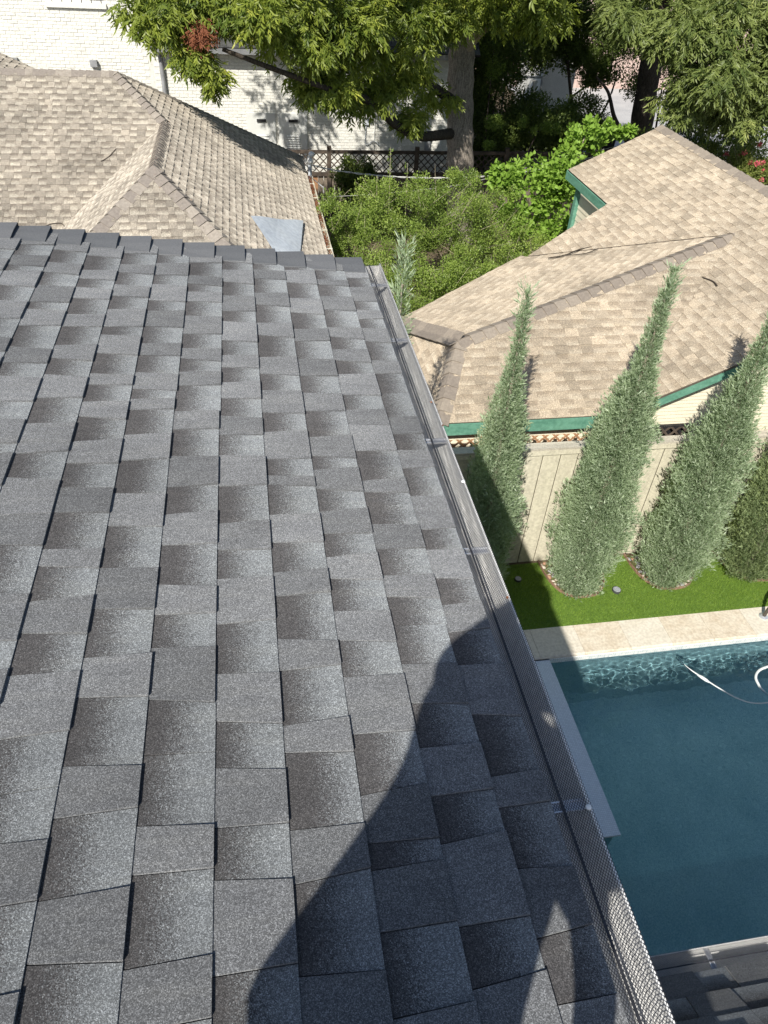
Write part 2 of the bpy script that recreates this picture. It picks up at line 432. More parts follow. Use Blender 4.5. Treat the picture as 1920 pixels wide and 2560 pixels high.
# ------------------------------------------------------------------ swimming pool
pool = empty('swimming_pool', (4.0, 3.5, GZ), 'swimming pool with travertine coping and dark plaster beside the turf strip', 'swimming pool')
WZ = GZ - 0.12
def mat_plaster():
    mt, n, bs, out = new_mat('dark pebble plaster')
    co = coords(n)
    f = noise(n, co, 90, 3, 0.8); g = noise(n, co, 1.4, 4)
    c = ramp(n, f, [(0.3, (0.29, 0.40, 0.42)), (0.5, (0.44, 0.57, 0.58)), (0.62, (0.66, 0.76, 0.72)), (0.75, (0.23, 0.31, 0.33))])
    c = mix(n, 1.0, c, ramp(n, g, [(0.3, (0.8, 0.86, 0.86)), (0.7, (1.1, 1.08, 1.04))]), 'MULTIPLY')
    n.links.new(c, bs.inputs['Base Color']); bs.inputs['Roughness'].default_value = 0.8
    return mt
M['plaster'] = mat_plaster()
x0, x1, y0, y1 = POOL
FZ = GZ - 1.55
V = []; mb = MB()
# walls with a coved foot, floor
cv = 0.25
prof = [(0, GZ - 0.13), (0, FZ + cv), (cv * .3, FZ + cv * .3), (cv, FZ)]
rings = [[(x0 + a, y0 + a, z), (x1 - a, y0 + a, z), (x1 - a, y1 - a, z), (x0 + a, y1 - a, z)] for a, z in prof]
V = [p for r_ in rings for p in r_]
F = []
for i in range(len(prof) - 1):
    for k in range(4):
        F.append((i * 4 + k, (i + 1) * 4 + k, (i + 1) * 4 + (k + 1) % 4, i * 4 + (k + 1) % 4))
b_ = (len(prof) - 1) * 4
F.append((b_, b_ + 1, b_ + 2, b_ + 3))
mb.poly(V, F)
mb.build('pool_shell', M['plaster'], pool)
# waterline tile band: small glass mosaic
def mat_mosaic(name, c1, c2, grout, sz):
    mt, n, bs, out = new_mat(name)
    co = coords(n)
    mp = n.nodes.new('ShaderNodeMapping'); n.links.new(co, mp.inputs[0])
    mp.inputs['Scale'].default_value = (1 / sz,) * 3
    sx = n.nodes.new('ShaderNodeSeparateXYZ'); n.links.new(mp.outputs[0], sx.inputs[0])
    ds = []
    for i in range(3):
        fr = mth(n, 'FRACT', sx.outputs[i]); d = mth(n, 'ABSOLUTE', mth(n, 'SUBTRACT', fr, 0.5)); ds.append(mth(n, 'GREATER_THAN', d, 0.42))
    fl = n.nodes.new('ShaderNodeVectorMath'); fl.operation = 'FLOOR'; n.links.new(mp.outputs[0], fl.inputs[0])
    wn = n.nodes.new('ShaderNodeTexWhiteNoise'); n.links.new(fl.outputs[0], wn.inputs[0])
    c = mix(n, wn.outputs[0], c1, c2)
    # only the joints that lie in the face: x/y on top faces
    g = mth(n, 'MAXIMUM', ds[0], ds[1])
    c = mix(n, g, c, grout)
    n.links.new(c, bs.inputs['Base Color']); bs.inputs['Roughness'].default_value = 0.3
    return mt
M['mosaic'] = mat_mosaic('pale glass mosaic', (0.60, 0.66, 0.72), (0.70, 0.76, 0.82), (0.46, 0.52, 0.58), 0.021)
M['band'] = mat_mosaic('waterline mosaic', (0.52, 0.58, 0.58), (0.74, 0.76, 0.72), (0.8, 0.8, 0.76), 0.03)
mb = MB()
t = 0.012
mb.box((x0, y1 - t, GZ - 0.126), (x1, y1 + .02, GZ - 0.045)); mb.box((x0, y0 - .02, GZ - 0.126), (x1, y0 + t, GZ - 0.045))
mb.box((x0 - .02, y0, GZ - 0.126), (x0 + t, y1, GZ - 0.045)); mb.box((x1 - t, y0, GZ - 0.126), (x1 + .02, y1, GZ - 0.045))
mb.build('waterline_tile', M['band'], pool)
# coping stones
cope_bed = MB(); cope_bed.box((x0 - .47, y1 + .03, GZ - .09), (x1 + .5, y1 + .465, GZ - .012)); cope_bed.box((x0 - .47, y0 - .46, GZ - .09), (x1 + .5, y0 - .03, GZ - .012))
cope_bed.build('coping_bed', M['grout'], pool)
stone_mats = []
for i, (a_, b_) in enumerate((((.56, .505, .405), (.64, .59, .495)), ((.50, .41, .30), (.63, .565, .455)), ((.58, .53, .435), (.65, .605, .515)))):
    stone_mats.append(mat_noise('travertine %d' % i, a_, b_, 3.2 + i, 0.6, (1, 1.8, 1), 0.25, 0.003, fine=28, lo=0.28, hi=0.6))
def coping(xa, xb, inner, outer, mt):
    mb = MB(); g = 0.002; zt = GZ + .006; zb = GZ - .05
    s_ = 1 if outer > inner else -1
    pr = [(inner + s_ * .012, zt), (inner + s_ * .002, zt - .012), (inner - s_ * .006, zt - .028), (inner + s_ * .002, zt - .046), (inner + s_ * .012, zb), (outer, zb), (outer, zt)]
    mb.prism([(xa + g, y, z) for y, z in pr], (xb - xa - 2 * g, 0, 0))
    return mb.build('coping_stone', mt, pool)
xs = [x0 - .47, 1.47, 2.08, 2.70, 3.32, 3.94, 4.59, 5.19, 5.80, 6.42, 7.04, 7.66, 8.28, 8.9, x1 + .45]
for i in range(len(xs) - 1):
    coping(xs[i], xs[i + 1], y1, y1 + .47, stone_mats[1] if abs(xs[i] - 5.19) < .01 else stone_mats[(i * 7 + 2) % 3 if i % 3 else 0])
for xa_, xb_ in ((x0 - .45, x0), (x1, x1 + .45)):
    for k_ in range(6):
        ya_ = y0 + k_ * (y1 - y0) / 6; mb = MB(); mb.box((xa_, ya_ + .002, GZ - .05), (xb_, ya_ + (y1 - y0) / 6 - .002, GZ + .005)); mb.build('coping_stone', stone_mats[k_ % 3], pool)
for i in range(7):
    coping(x0 - .47 + i * 1.37, x0 - .47 + (i + 1) * 1.37, y0, y0 - .46, stone_mats[i % 3])
# raised spill wall running out from the coping
mb = MB(); mb.box((2.78, 3.03, GZ - 0.075), (3.45, y1 + .004, GZ - 0.045)); mb.build('spillway_top', M['mosaic'], pool)
mb = MB(); mb.box((2.82, 3.07, FZ), (3.41, y1, GZ - 0.0755)); mb.build('spillway_wall', M['plaster'], pool)
# water: rippled surface closed into a body
def mat_water():
    mt, n, bs, out = new_mat('pool water')
    n.nodes.remove(bs)
    gl = n.nodes.new('ShaderNodeBsdfGlass'); gl.inputs['IOR'].default_value = 1.33; gl.inputs['Roughness'].default_value = 0.0
    gl.inputs['Color'].default_value = (0.78, 0.94, 1.0, 1)
    n.links.new(gl.outputs[0], out.inputs['Surface'])
    return mt
M['water'] = mat_water()
gx = np.linspace(x0 + .0125, x1 - .0125, 900); gy = np.linspace(y0 + .0125, y1 - .0125, 400)
X, Yg = np.meshgrid(gx, gy, indexing='ij')
Z = np.zeros_like(X)
for i in range(34):
    a_ = NR.uniform(0, 2 * math.pi); k = NR.uniform(10, 95); ph = NR.uniform(0, 6.28)
    Z += 0.0125 / k * np.sin(k * (X * math.cos(a_) + Yg * math.sin(a_)) + ph + 0.8 * np.sin(2.1 * X + i) + 0.6 * np.sin(1.7 * Yg + 2 * i))
Z *= 0.35 + 0.65 * np.clip((Yg - 2.5) / 2.0, 0, 1)
nx_, ny_ = X.shape
top = np.stack([X, Yg, WZ + Z], -1).reshape(-1, 3)
idx = np.arange(nx_ * ny_).reshape(nx_, ny_)
F = np.stack([idx[:-1, :-1], idx[1:, :-1], idx[1:, 1:], idx[:-1, 1:]], -1).reshape(-1, 4)
wat = np_mesh('water', top, F.ravel(), 4, M['water'], smooth=True)
tag(wat, kind='structure')
wat.cycles.is_caustics_caster = True
for o_ in pool.children:
    if o_.name.startswith(('pool_shell', 'spillway_wall', 'waterline_tile')): o_.cycles.is_caustics_receiver = True

# pool cleaner hose in the water, handrail, drain covers
def curve_pts(P, n=8):
    P = [np.array(p, float) for p in P]; out = []
    for i in range(len(P) - 1):
        p0 = P[max(i - 1, 0)]; p1 = P[i]; p2 = P[i + 1]; p3 = P[min(i + 2, len(P) - 1)]
        for j in range(n):
            t = j / n
            out.append(.5 * ((2 * p1) + (-p0 + p2) * t + (2 * p0 - 5 * p1 + 4 * p2 - p3) * t * t + (-p0 + 3 * p1 - 3 * p2 + p3) * t ** 3))
    out.append(P[-1]); return out
hs = empty('cleaner_hose', (5.5, 4.7, WZ), 'thin white pool cleaner hose trailing under the water near the sunlit edge', 'hose')
mb = MB(); mb.tube(curve_pts([(5.24, 5.21, WZ - .02), (5.28, 5.06, WZ - .003), (5.38, 4.90, WZ + .004), (5.46, 4.79, WZ + .005), (5.53, 4.70, WZ + .004), (5.68, 4.53, WZ + .003), (5.85, 4.43, WZ + .003), (6.10, 4.41, WZ + .003), (6.6, 4.5, WZ + .003)]), 0.009, 6)
mb.build('hose', M['hose'], hs)
mb = MB(); mb.tube([(5.36, 4.93, WZ - .004), (5.39, 4.885, WZ + .002), (5.43, 4.83, WZ + .002), (5.46, 4.79, WZ - .004)], [.012, .022, .022, .011], 8)
mb.build('float', M['hose'], hs)
hs = empty('cleaner_hose', (6.3, 4.7, WZ), 'thick looped white pool hose at the right edge of the water', 'hose')
mb = MB(); mb.tube(curve_pts([(6.7, 4.98, WZ), (6.35, 4.92, WZ + .01), (6.2, 4.87, WZ + .01), (6.11, 4.78, WZ + .01), (6.09, 4.68, WZ + .005), (6.10, 4.61, WZ - .01), (6.16, 4.50, WZ - .02), (6.3, 4.4, WZ - .02)]), 0.017, 8)
mb.build('hose', M['hose'], hs)
rl = empty('pool_handrail', (6.72, 5.66, GZ), 'bronze pool handrail rising from its round escutcheon on the coping', 'handrail')
mb = MB(); mb.tube(curve_pts([(6.70, 5.66, GZ), (6.72, 5.65, GZ + .25), (6.80, 5.60, GZ + .52), (7.0, 5.45, GZ + .78), (7.3, 5.2, GZ + .84), (7.5, 5.0, GZ + .7), (7.55, 4.9, GZ - .3)]), 0.024, 10); mb.build('rail', M['bronze'], rl, smooth=True)
mb = MB(); mb.tube([(6.70, 5.66, GZ + .004), (6.70, 5.66, GZ + .018), (6.70, 5.66, GZ + .03)], [.065, .062, .03], 20); mb.build('escutcheon', M['alu'], rl)
for (dx, dy, lb) in ((4.80, 6.37, 'round grey drain cover in the sunlit turf between two cypress beds'), (3.44, 6.74, 'small round drain cover in the shaded turf')):
    r_ = .062 if dx > 4 else .05
    mb = MB(); mb.tube([(dx, dy, GZ + .0), (dx, dy, GZ + .034)], [r_, r_], 20)
    o = empty('drain_cover', (dx, dy, GZ), lb, 'drain cover'); mb.build('rim', M['bin_grey'], o)
    mb = MB()
    for k in range(-3, 4):
        hw = math.sqrt(max(0, (r_ * .85) ** 2 - (k * r_ * .24) ** 2))
        mb.box((dx - hw, dy + k * r_ * .24 - r_ * .05, GZ + .034), (dx + hw, dy + k * r_ * .24 + r_ * .05, GZ + .038))
    mb.build('grate', M['conduit'], o)

# ------------------------------------------------------------------ roof tab generator
def clip_poly(P, clip):
    """Sutherland-Hodgman in 2D; clip convex, counter-clockwise"""
    out = P
    for i in range(len(clip)):
        a = clip[i]; b = clip[(i + 1) % len(clip)]
        inp = out; out = []
        if not inp: return []
        def sd(p): return (b[0] - a[0]) * (p[1] - a[1]) - (b[1] - a[1]) * (p[0] - a[0])
        for j in range(len(inp)):
            p = inp[j]; q = inp[(j + 1) % len(inp)]
            dp, dq = sd(p), sd(q)
            if dp >= 0: out.append(p)
            if (dp >= 0) != (dq >= 0):
                t = dp / (dp - dq); out.append((p[0] + t * (q[0] - p[0]), p[1] + t * (q[1] - p[1])))
    return out

def ccw(P):
    a = sum(P[i][0] * P[(i + 1) % len(P)][1] - P[(i + 1) % len(P)][0] * P[i][1] for i in range(len(P)))
    return P if a > 0 else P[::-1]

def area2(P):
    return abs(sum(P[i][0] * P[(i + 1) % len(P)][1] - P[(i + 1) % len(P)][0] * P[i][1] for i in range(len(P)))) / 2

class Plane:
    """a roof plane given by an eave point, course direction and upslope direction"""
    def __init__(s, o, u, v):
        s.o = np.asarray(o, float); s.u = unit(u); s.v = unit(v); s.n = np.cross(s.u, s.v)
        if s.n[2] < 0: s.n = -s.n
    def at(s, a, b, h=0.0):
        return s.o + s.u * a + s.v * b + s.n * h
    def uv(s, p):
        d = np.asarray(p, float) - s.o
        return (float(d @ s.u), float(d @ s.v))

def make_tabs(pl, poly3, e, v0=0.0, wr=(.10, .21), h=(.0035, .008), seed=1, jit=.0015, gap=.0012):
    rg = random.Random(seed)
    poly = ccw([pl.uv(p) for p in poly3])
    us = [p[0] for p in poly]; vs = [p[1] for p in poly]
    out = []
    k0 = math.floor((min(vs) - v0) / e) - 1; k1 = math.ceil((max(vs) - v0) / e)
    for k in range(k0, k1 + 1):
        vb = v0 + k * e + rg.uniform(-jit, jit)
        if vb > max(vs) or vb + e < min(vs): continue
        u = min(us) - rg.uniform(.05, .35)
        tooth = rg.random() < .5
        skew_prev = rg.uniform(-.009, .009)
        vj = vb
        run = 0
        while u < max(us):
            wd = rg.uniform(*wr) * (1.0 if not tooth else .95)
            if rg.random() < .10: wd *= .5
            skew = rg.uniform(-.009, .009)
            run += wd
            if run > 1.0:
                run = 0; vj = vb + rg.uniform(-jit * 2, jit * 2)
            q = [(u + gap - skew_prev, vj), (u + wd - gap - skew, vj), (u + wd - gap + skew, vb + e + .012), (u + gap + skew_prev, vb + e + .012)]
            pc = clip_poly(q, poly)
            if len(pc) >= 3 and area2(pc) > 2e-4:
                hb = h[1] if tooth else h[0]
                if tooth: hb *= rg.uniform(.85, 1.15)
                tone = rg.random()
                topv = []; bot = []; at = []
                for (a, b) in pc:
                    f = max(0.0, min(1.0, (b - vj) / (e + .012)))
                    topv.append(pl.at(a, b, hb * (1 - f) + (.0012 if tooth else 0.0006)))
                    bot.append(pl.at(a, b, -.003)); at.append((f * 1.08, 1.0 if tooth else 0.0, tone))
                n_ = len(pc)
                Vv = topv + bot
                Ff = [tuple(range(n_))] + [((i + 1) % n_, i, n_ + i, n_ + (i + 1) % n_) for i in range(n_)]
                cc = sum(topv) / n_
                out.append((Vv, Ff, at + at, cc, area2(pc)))
            u += wd; skew_prev = skew; tooth = not tooth if rg.random() < .93 else tooth
    return out

def tab_parts(tabs, parent_of, mat, name='shingle', limit=300):
    """tabs: list of (tab, parent). The largest in the picture become objects, the rest one mesh per parent"""
    sc = []
    for i, (t, par) in enumerate(tabs):
        c = R @ t[3]
        if in_view(t[3], 10) and c[2] > 0:
            vd = unit(t[3]); pn = parent_of[id(par)]
            sc.append((-(t[4] * abs(vd @ pn)) / c[2] ** 2, i))
    sc.sort()
    keep = set(i for _, i in sc[:limit])
    rest = {}
    for i, (t, par) in enumerate(tabs):
        if i in keep:
            mb = MB(); mb.poly(t[0], t[1], t[2]); mb.build(name, mat, par, attr='tab')
        else:
            rest.setdefault(id(par), (par, MB()))[1].poly(t[0], t[1], t[2])
    for par, mb in rest.values():
        o = mb.build('shingle_field', mat, par, attr='tab'); o['kind'] = 'stuff'

def caps(name, parent, mat, p0, p1, n1, n2, e, wdt, th=.010, start=0.0, overlap=.03, seed=3, lift=.012, mats=None):
    """bent cap shingles over the line p0 (low end) -> p1 (high end) between planes with normals n1 n2; each its own object"""
    rg = random.Random(seed)
    p0 = np.asarray(p0, float); p1 = np.asarray(p1, float)
    L = np.linalg.norm(p1 - p0); d = (p1 - p0) / L
    def down(nv):
        w_ = np.cross(d, nv); w_ = unit(w_)
        return w_
    w2 = down(n2)
    if w2[2] > 0: w2 = -w2
    w1 = down(n1)
    if w1 @ w2 > 0: w1 = -w1
    n1 = np.asarray(n1, float); n2 = np.asarray(n2, float); up = unit(n1 + n2)
    k = 0; s_ = start
    while s_ < L - .01:
        a = s_; b = min(s_ + e + overlap, L + .02)
        V = []
        ww = wdt * rg.uniform(.97, 1.03)
        sk = rg.uniform(-.004, .004)
        for t_, hh in ((a + sk, lift + .008), (b, .002)):
            c0 = p0 + d * t_
            prf = [c0 + w1 * ww + n1 * (hh * .6), c0 + w1 * ww * .5 + n1 * (hh + .002), c0 + w1 * .022 + n1 * (hh + .003), c0 + up * (hh + .006), c0 + w2 * .022 + n2 * (hh + .003), c0 + w2 * ww * .5 + n2 * (hh + .002), c0 + w2 * ww + n2 * (hh * .6)]
            low = [p - up * th for p in prf]
            V += prf + low
        F = []
        for i in range(6):
            F.append((i, i + 1, 14 + i + 1, 14 + i)); F.append((7 + i + 1, 7 + i, 21 + i, 21 + i + 1))
            F.append((i + 1, i, 7 + i, 7 + i + 1)); F.append((14 + i, 14 + i + 1, 21 + i + 1, 21 + i))
        F.append((0, 14, 21, 7)); F.append((6, 13, 27, 20))
        mb = MB(); mb.poly(V, F); mb.build(name, mats[rg.randrange(len(mats))] if mats else mat, parent)
        s_ += e; k += 1

# ------------------------------------------------------------------ the house we stand on
AL = math.radians(6.5)
SDIR = np.array([math.cos(AL), 0, -math.sin(AL)])      # downslope
RN = np.array([math.sin(AL), 0, math.cos(AL)])
RO = -1.37 * RN
def rf(s, y, h=0.0):
    return RO + s * SDIR + np.array([0, y, 0]) + h * RN
house = empty('two_storey_house', (-1.5, 0, GZ), 'cream two storey house with charcoal shingle roof filling the foreground', 'house')
ES = 0.695
RK = lambda s: 3.475 - .008 * (s - .683)
mb = MB(); mb.prism([rf(-4.3, -6.2, -.004), rf(ES - .012, -6.2, -.004), rf(ES - .012, RK(ES), -.004), rf(-4.3, RK(-2.2), -.004)], -RN * .03)
roof_up = mb.build('roof', M['felt'], house)
pl = Plane(rf(ES, 0), (0, 1, 0), -SDIR)
P3 = [rf(ES, -6.2), rf(ES, RK(ES)), rf(-4.3, RK(-2.2)), rf(-4.3, -6.2)]
T = make_tabs(pl, P3, .143, v0=ES - .579 - .143, wr=(.085, .165), h=(.0045, .0095), seed=5, jit=.0014)
# far slope of the gable, dropping away behind the caps
fs = unit((0, .55, -.84)); 
mb = MB(); a_ = rf(-4.3, RK(-2.2)); b_ = rf(ES, RK(ES))
mb.prism([a_, b_, b_ + fs * .5, a_ + fs * .5], (0, -.02, -.02)); mb.build('verge_slope', M['dark_cap'], house)
# lower roof
LP = math.radians(42.5)
LY, LZ = 0.925, -3.7         # outer lip of the lower gutter
lu = np.array([0, -math.cos(LP), math.sin(LP)])
LE = np.array([0.36, LY - .10, LZ + .012])
pl2 = Plane(LE, (1, 0, 0), lu)
P3b = [LE, LE + np.array([9.0, 0, 0]), LE + np.array([9.0, 0, 0]) + lu * 2.6, LE + lu * 2.6]
mb = MB(); nn = np.cross((1, 0, 0), lu); nn = nn if nn[2] > 0 else -nn
mb.prism([p - nn * .004 for p in P3b], -nn * .03); roof_lo = mb.build('roof', M['felt'], house)
T2 = make_tabs(pl2, P3b, .143, v0=0.0, wr=(.14, .28), h=(.006, .012), seed=9)
par = {id(roof_up): RN, id(roof_lo): nn}
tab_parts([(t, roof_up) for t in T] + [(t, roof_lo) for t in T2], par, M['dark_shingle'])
capmats = [M['dark_cap'], mat_noise('dark cap b', (0.07, 0.073, 0.077), (0.14, 0.144, 0.148), 330, 0.9, bmp=0.5, bd=0.001, fine=700)]
caps('ridge_cap', roof_up, M['dark_cap'], rf(ES - .01, RK(ES) + .015), rf(-4.3, RK(-2.2) + .015), RN, unit((0, .84, .55)), .143, .145, th=.006, lift=.012, mats=capmats)
# walls
mb = MB(); mb.box((-4.2, -6.0, GZ - .1), (.33, 3.32, -1.60)); mb.build('wall', M['stucco'], house)
mb = MB(); mb.box((.335, -3.2, GZ - .1), (9.2, .55, -3.86)); mb.build('wall', M['stucco'], house)
mb = MB(); mb.box((.334, -6.1, -1.62), (.50, 3.42, -1.57)); mb.build('soffit', M['stucco'], house)
mb = MB(); mb.box((.478, -6.1, -1.60), (.50, 3.45, -1.465)); mb.build('fascia', M['fascia_dark'], house)
mb = MB(); mb.box((.36, .56, -3.90), (9.3, LY - .132, -3.86)); mb.build('soffit', M['stucco'], house)
mb = MB(); mb.box((.36, LY - .155, -3.88), (9.3, LY - .133, LZ - .02)); mb.build('fascia', M['fascia_dark'], house)

def gutter(parent, p_out, along, outv, length, straps, screws, depth=.10, wid=.125, cell=(.0084, .0058), screen_range=None):
    """K-style gutter. p_out: outer lip start, along: unit vector, outv: unit vector pointing out"""
    p = np.asarray(p_out, float); a = np.asarray(along, float); o_ = np.asarray(outv, float); z = np.array([0, 0, 1.0])
    prof = [(-wid, -.004), (-wid, -depth), (-.030, -depth), (-.024, -depth + .02), (-.008, -depth + .045), (0, -.028), (0, 0), (-.0045, 0), (-.0045, -.004), (-.003, -.004), (-.003, -.028), (-.0105, -depth + .046), (-.027, -depth + .022), (-.032, -depth + .003), (-wid + .003, -depth + .003), (-wid + .003, -.004)]
    V = []
    for t in (0, length):
        V += [p + a * t + o_ * x + z * y for x, y in prof]
    n = len(prof)
    F = [((i + 1) % n, i, n + i, n + (i + 1) % n) for i in range(n)]
    mb = MB(); mb.poly(V, F)
    body = prof[:7]
    for t in (0, length):
        q = [p + a * t + o_ * x + z * (y - .012 if y > -.01 else y) for x, y in body]; mb.prism(q, a * .002)
    g = mb.build('gutter', M['gutter'], parent)
    # expanded metal screen
    cl, cw = cell
    s0, s1 = screen_range or (0, length)
    nl = int((s1 - s0) / cl); wv = wid + .008; nw = int(wv / cw)
    ii, jj = np.meshgrid(np.arange(nl), np.arange(nw), indexing='ij'); ii = ii.ravel(); jj = jj.ravel()
    def hgt(w_):       # gentle fold near the roof edge, dish in the middle
        return .0022 - .009 * np.clip(w_ / .03, 0, 1) - .003 * np.sin(np.clip(w_ / wv, 0, 1) * math.pi) + .004 * np.exp(-((w_ - .052) / .006) ** 2)
    def P(ic, jc):
        w_ = jc * cw
        return p[None] + a[None] * (s0 + ic * cl)[:, None] + o_[None] * (.0015 - w_)[:, None] + z[None] * hgt(w_)[:, None]
    st = 0.00105
    Vs = []; Fs = []
    base = 0
    for (di0, dj0, di1, dj1) in ((.5, 0, 1, .5), (1, .5, .5, 1), (.5, 1, 0, .5), (0, .5, .5, 0)):
        A0 = P(ii + di0, jj + dj0); A1 = P(ii + di1, jj + dj1)
        d = nrm(A1 - A0); s_ = nrm(np.cross(d, z[None])) * st * .5
        # both strands of neighbouring cells coincide at corners only
        Vq = np.stack([A0 - s_ * 1.1, A0 + s_ * 1.1, A1 + s_ * 1.1, A1 - s_ * 1.1], 1)
        if di0 in (.5,) and dj0 == 0 or (di0 == 1):
            Vs.append(Vq.reshape(-1, 3))
        elif True:
            Vs.append(Vq.reshape(-1, 3))
    V = np.concatenate(Vs); 
    sc = np_mesh('gutter_screen', V, np.arange(len(V)), 4, M['screen'], g)
    # thin dark strip along the middle of the screen
    mb = MB(); mb.frame(p + a * s0, a, o_, z, (0, -.060, -.0085), (s1 - s0, -.054, -.0075)); mb.build('screen_strip', M['screen'], g)
    for t in straps:
        mb = MB(); c = p + a * t
        mb.frame(c, a, o_, z, (-.012, -wid, -.016), (.012, -.004, -.0135))
        mb.frame(c, a, o_, z, (-.012, -wid, -.0135), (-.009, -.004, -.0095)); mb.frame(c, a, o_, z, (.009, -wid, -.0135), (.012, -.004, -.0095))
        mb.build('gutter_hanger', M['alu'], g)
    for t in screws:
        mb = MB(); c = p + a * t + o_ * (-.006)
        mb.tube([c + z * .0, c + z * .003, c + z * .005], [.0065, .006, .002], 10); mb.build('screw', M['gutter'], g)
    return g
g1 = gutter(house, (.623, -6.1, -1.448), (0, 1, 0), (1, 0, 0), 6.1 + 3.5, [6.1 + y for y in (3.27, 2.72, 1.99, 1.44, .66)], [6.1 + y for y in (1.745, .646)], screen_range=(5.6, 9.60))
g2 = gutter(house, (.5, LY, LZ), (1, 0, 0), (0, 1, 0), 8.8, [1.38, 2.3, 3.3, 4.3], [], screen_range=(.4, 3.6))

def dry_leaf(p, s, rot, label):
    c, sn = math.cos(rot), math.sin(rot)
    pts = [(0, 0, 0), (.5, .35, .15), (1, 0, .05), (.5, -.35, .22)]
    mb = MB(); mb.poly([np.array(p) + s * np.array([x * c - y * sn, x * sn + y * c, z]) for x, y, z in pts], [(0, 1, 2), (0, 2, 3)])
    mb.poly([np.array(p) + s * np.array([x * c - y * sn, x * sn + y * c, z + .03]) for x, y, z in pts], [(2, 1, 0), (3, 2, 0)])
    return tag(mb.build('dry_leaf', M['leaf_litter']), label, 'leaf', 'dry leaves caught on the black gutter screen')
dry_leaf((.612, 1.235, -1.447), .012, 1.0, 'crumpled orange dry leaf on the gutter lip beside the shadow of the photographer')
dry_leaf((.614, 2.21, -1.447), .012, 2.1, 'tiny tan dry leaf on the gutter lip above the hip of the brown roof')
dry_leaf((.617, 2.06, -1.447), .012, .4, 'small rusty dry leaf on the gutter lip just below the tan one')

# ------------------------------------------------------------------ neighbour's brown-roofed house on the right
rh = empty('brown_roofed_house', (6, 9, GZ), 'cream sided house with sandy brown shingle roof and green fascia behind the fence', 'house')
def plane_from(pts, course):
    pts = [np.array(p, float) for p in pts]
    n_ = unit(np.cross(pts[1] - pts[0], pts[2] - pts[0])); n_ = n_ if n_[2] > 0 else -n_
    u = unit(np.array(course, float) - n_ * (np.array(course, float) @ n_))
    v = np.cross(n_, u); v = v if v[2] > 0 else -v
    return n_, u, v
def roof_plane(parent, name, polys, origin, ptsn, course, felt, e, seed, v0=0.0, **kw):
    n_, u, v = plane_from(ptsn, course)
    pl = Plane(origin, u, v)
    mb = MB()
    for q in polys:
        q = [pl.at(*pl.uv(p)) for p in q]
        q = [p - n_ * .004 for p in q]
        mb.prism(q, -n_ * .03)
    o = mb.build(name, felt, parent)
    tabs = []
    for i, q in enumerate(polys):
        tabs += make_tabs(pl, q, e, v0=v0, seed=seed, **kw)
    return o, n_, tabs
t25 = math.tan(math.radians(25))
PK = np.array([2.61, 8.48, -4.54]); RE = np.array([7.39, 10.15, -3.76]); VC = np.array([4.56, 7.40, -5.07]); VN = np.array([4.85, 12.17, -4.95])
EZ = -5.10; EY = 7.40
zs = lambda y: EZ + (y - EY) * t25            # south plane height at y
PK[2] = zs(PK[1]); RE[2] = zs(RE[1])
zw = lambda x: zs(EY) + (x - 4.56) * t25      # west plane height at x
RE = np.array([7.31, 10.15, zs(10.15)])
RX = 8.2; RXz = zw(RX)
# south plane (faces the pool)
HL = np.array([2.14, 7.35, zs(7.35)])
roofS, nS, TS = roof_plane(rh, 'roof', [[HL, (4.56, 7.35, zs(7.35)), RE, PK]], (3, 7.33, zs(7.33)), [HL, (4.56, 7.35, zs(7.35)), RE], (1, 0, 0), M['felt_tan'], .143, 21, wr=(.13, .24))
# west plane (large)
wtop = [(4.56, 7.33), (RX, 7.33), (RX, 14.8), (6.42, 14.8), (6.42, 12.75), (4.56, 12.75)]
P = lambda x, y: (x, y, zw(x))
VNw = (4.87, 12.21, zw(4.87))
polW = [[P(4.56, 7.33), P(RX, 7.33), P(RX, 10.15), P(7.31, 10.15)],
        [P(7.31, 10.15), P(RX, 10.15), P(RX, 14.8), P(6.42, 14.8), P(6.42, 12.75)],
        [P(7.31, 10.15), P(6.42, 12.75), P(5.83, 12.55), VNw]]
roofW, nW, TW = roof_plane(rh, 'roof', polW, (4.56, 9, zw(4.56)), [P(4.56, 8), P(8, 8), P(8, 14)], (0, 1, 0), M['felt_tan'], .143, 22, wr=(.13, .24))
# north-west facing plane between the ridge and the west plane
NWp = [PK, RE, np.array(VNw)]
nNW, uNW, vNW = plane_from(NWp, (1, .985, 0))
lowNW = PK + (-uNW) * 0.9 ; 
LFT = np.array([1.75, 8.55, 0]); LFT[2] = PK[2] + (-(nNW[0] * (LFT[0] - PK[0]) + nNW[1] * (LFT[1] - PK[1])) / nNW[2])
FAR = np.array([1.9, 9.6, 0.]); FAR[2] = PK[2] + (-(nNW[0] * (FAR[0] - PK[0]) + nNW[1] * (FAR[1] - PK[1])) / nNW[2])
HE = PK + np.array([-0.27481797, 0.91079449, -0.30810465]) * 1.96
S1 = np.array([4.80, 12.44, 0.]); S1[2] = PK[2] - (nNW[0] * (S1[0] - PK[0]) + nNW[1] * (S1[1] - PK[1])) / nNW[2]
roofN, nN, TN = roof_plane(rh, 'roof', [[PK, RE, NWp[2], HE], [NWp[2], S1, HE]], HE, NWp, (1, .985, 0), M['felt_tan'], .143, 23, wr=(.13, .24))
# small steep west hip
HW = [PK, HL, np.array([2.05, 8.5, HL[2]])]
W4 = np.array([1.75, 8.55, LFT[2]])
roofH, nH, TH = roof_plane(rh, 'roof', [[PK, HL, (HE[0], 7.35, HE[2]), HE]], HL, [PK, HL, PK + np.array([0, 1.0, 0])], (0, 1, 0), M['felt_tan'], .143, 24, wr=(.13, .24))
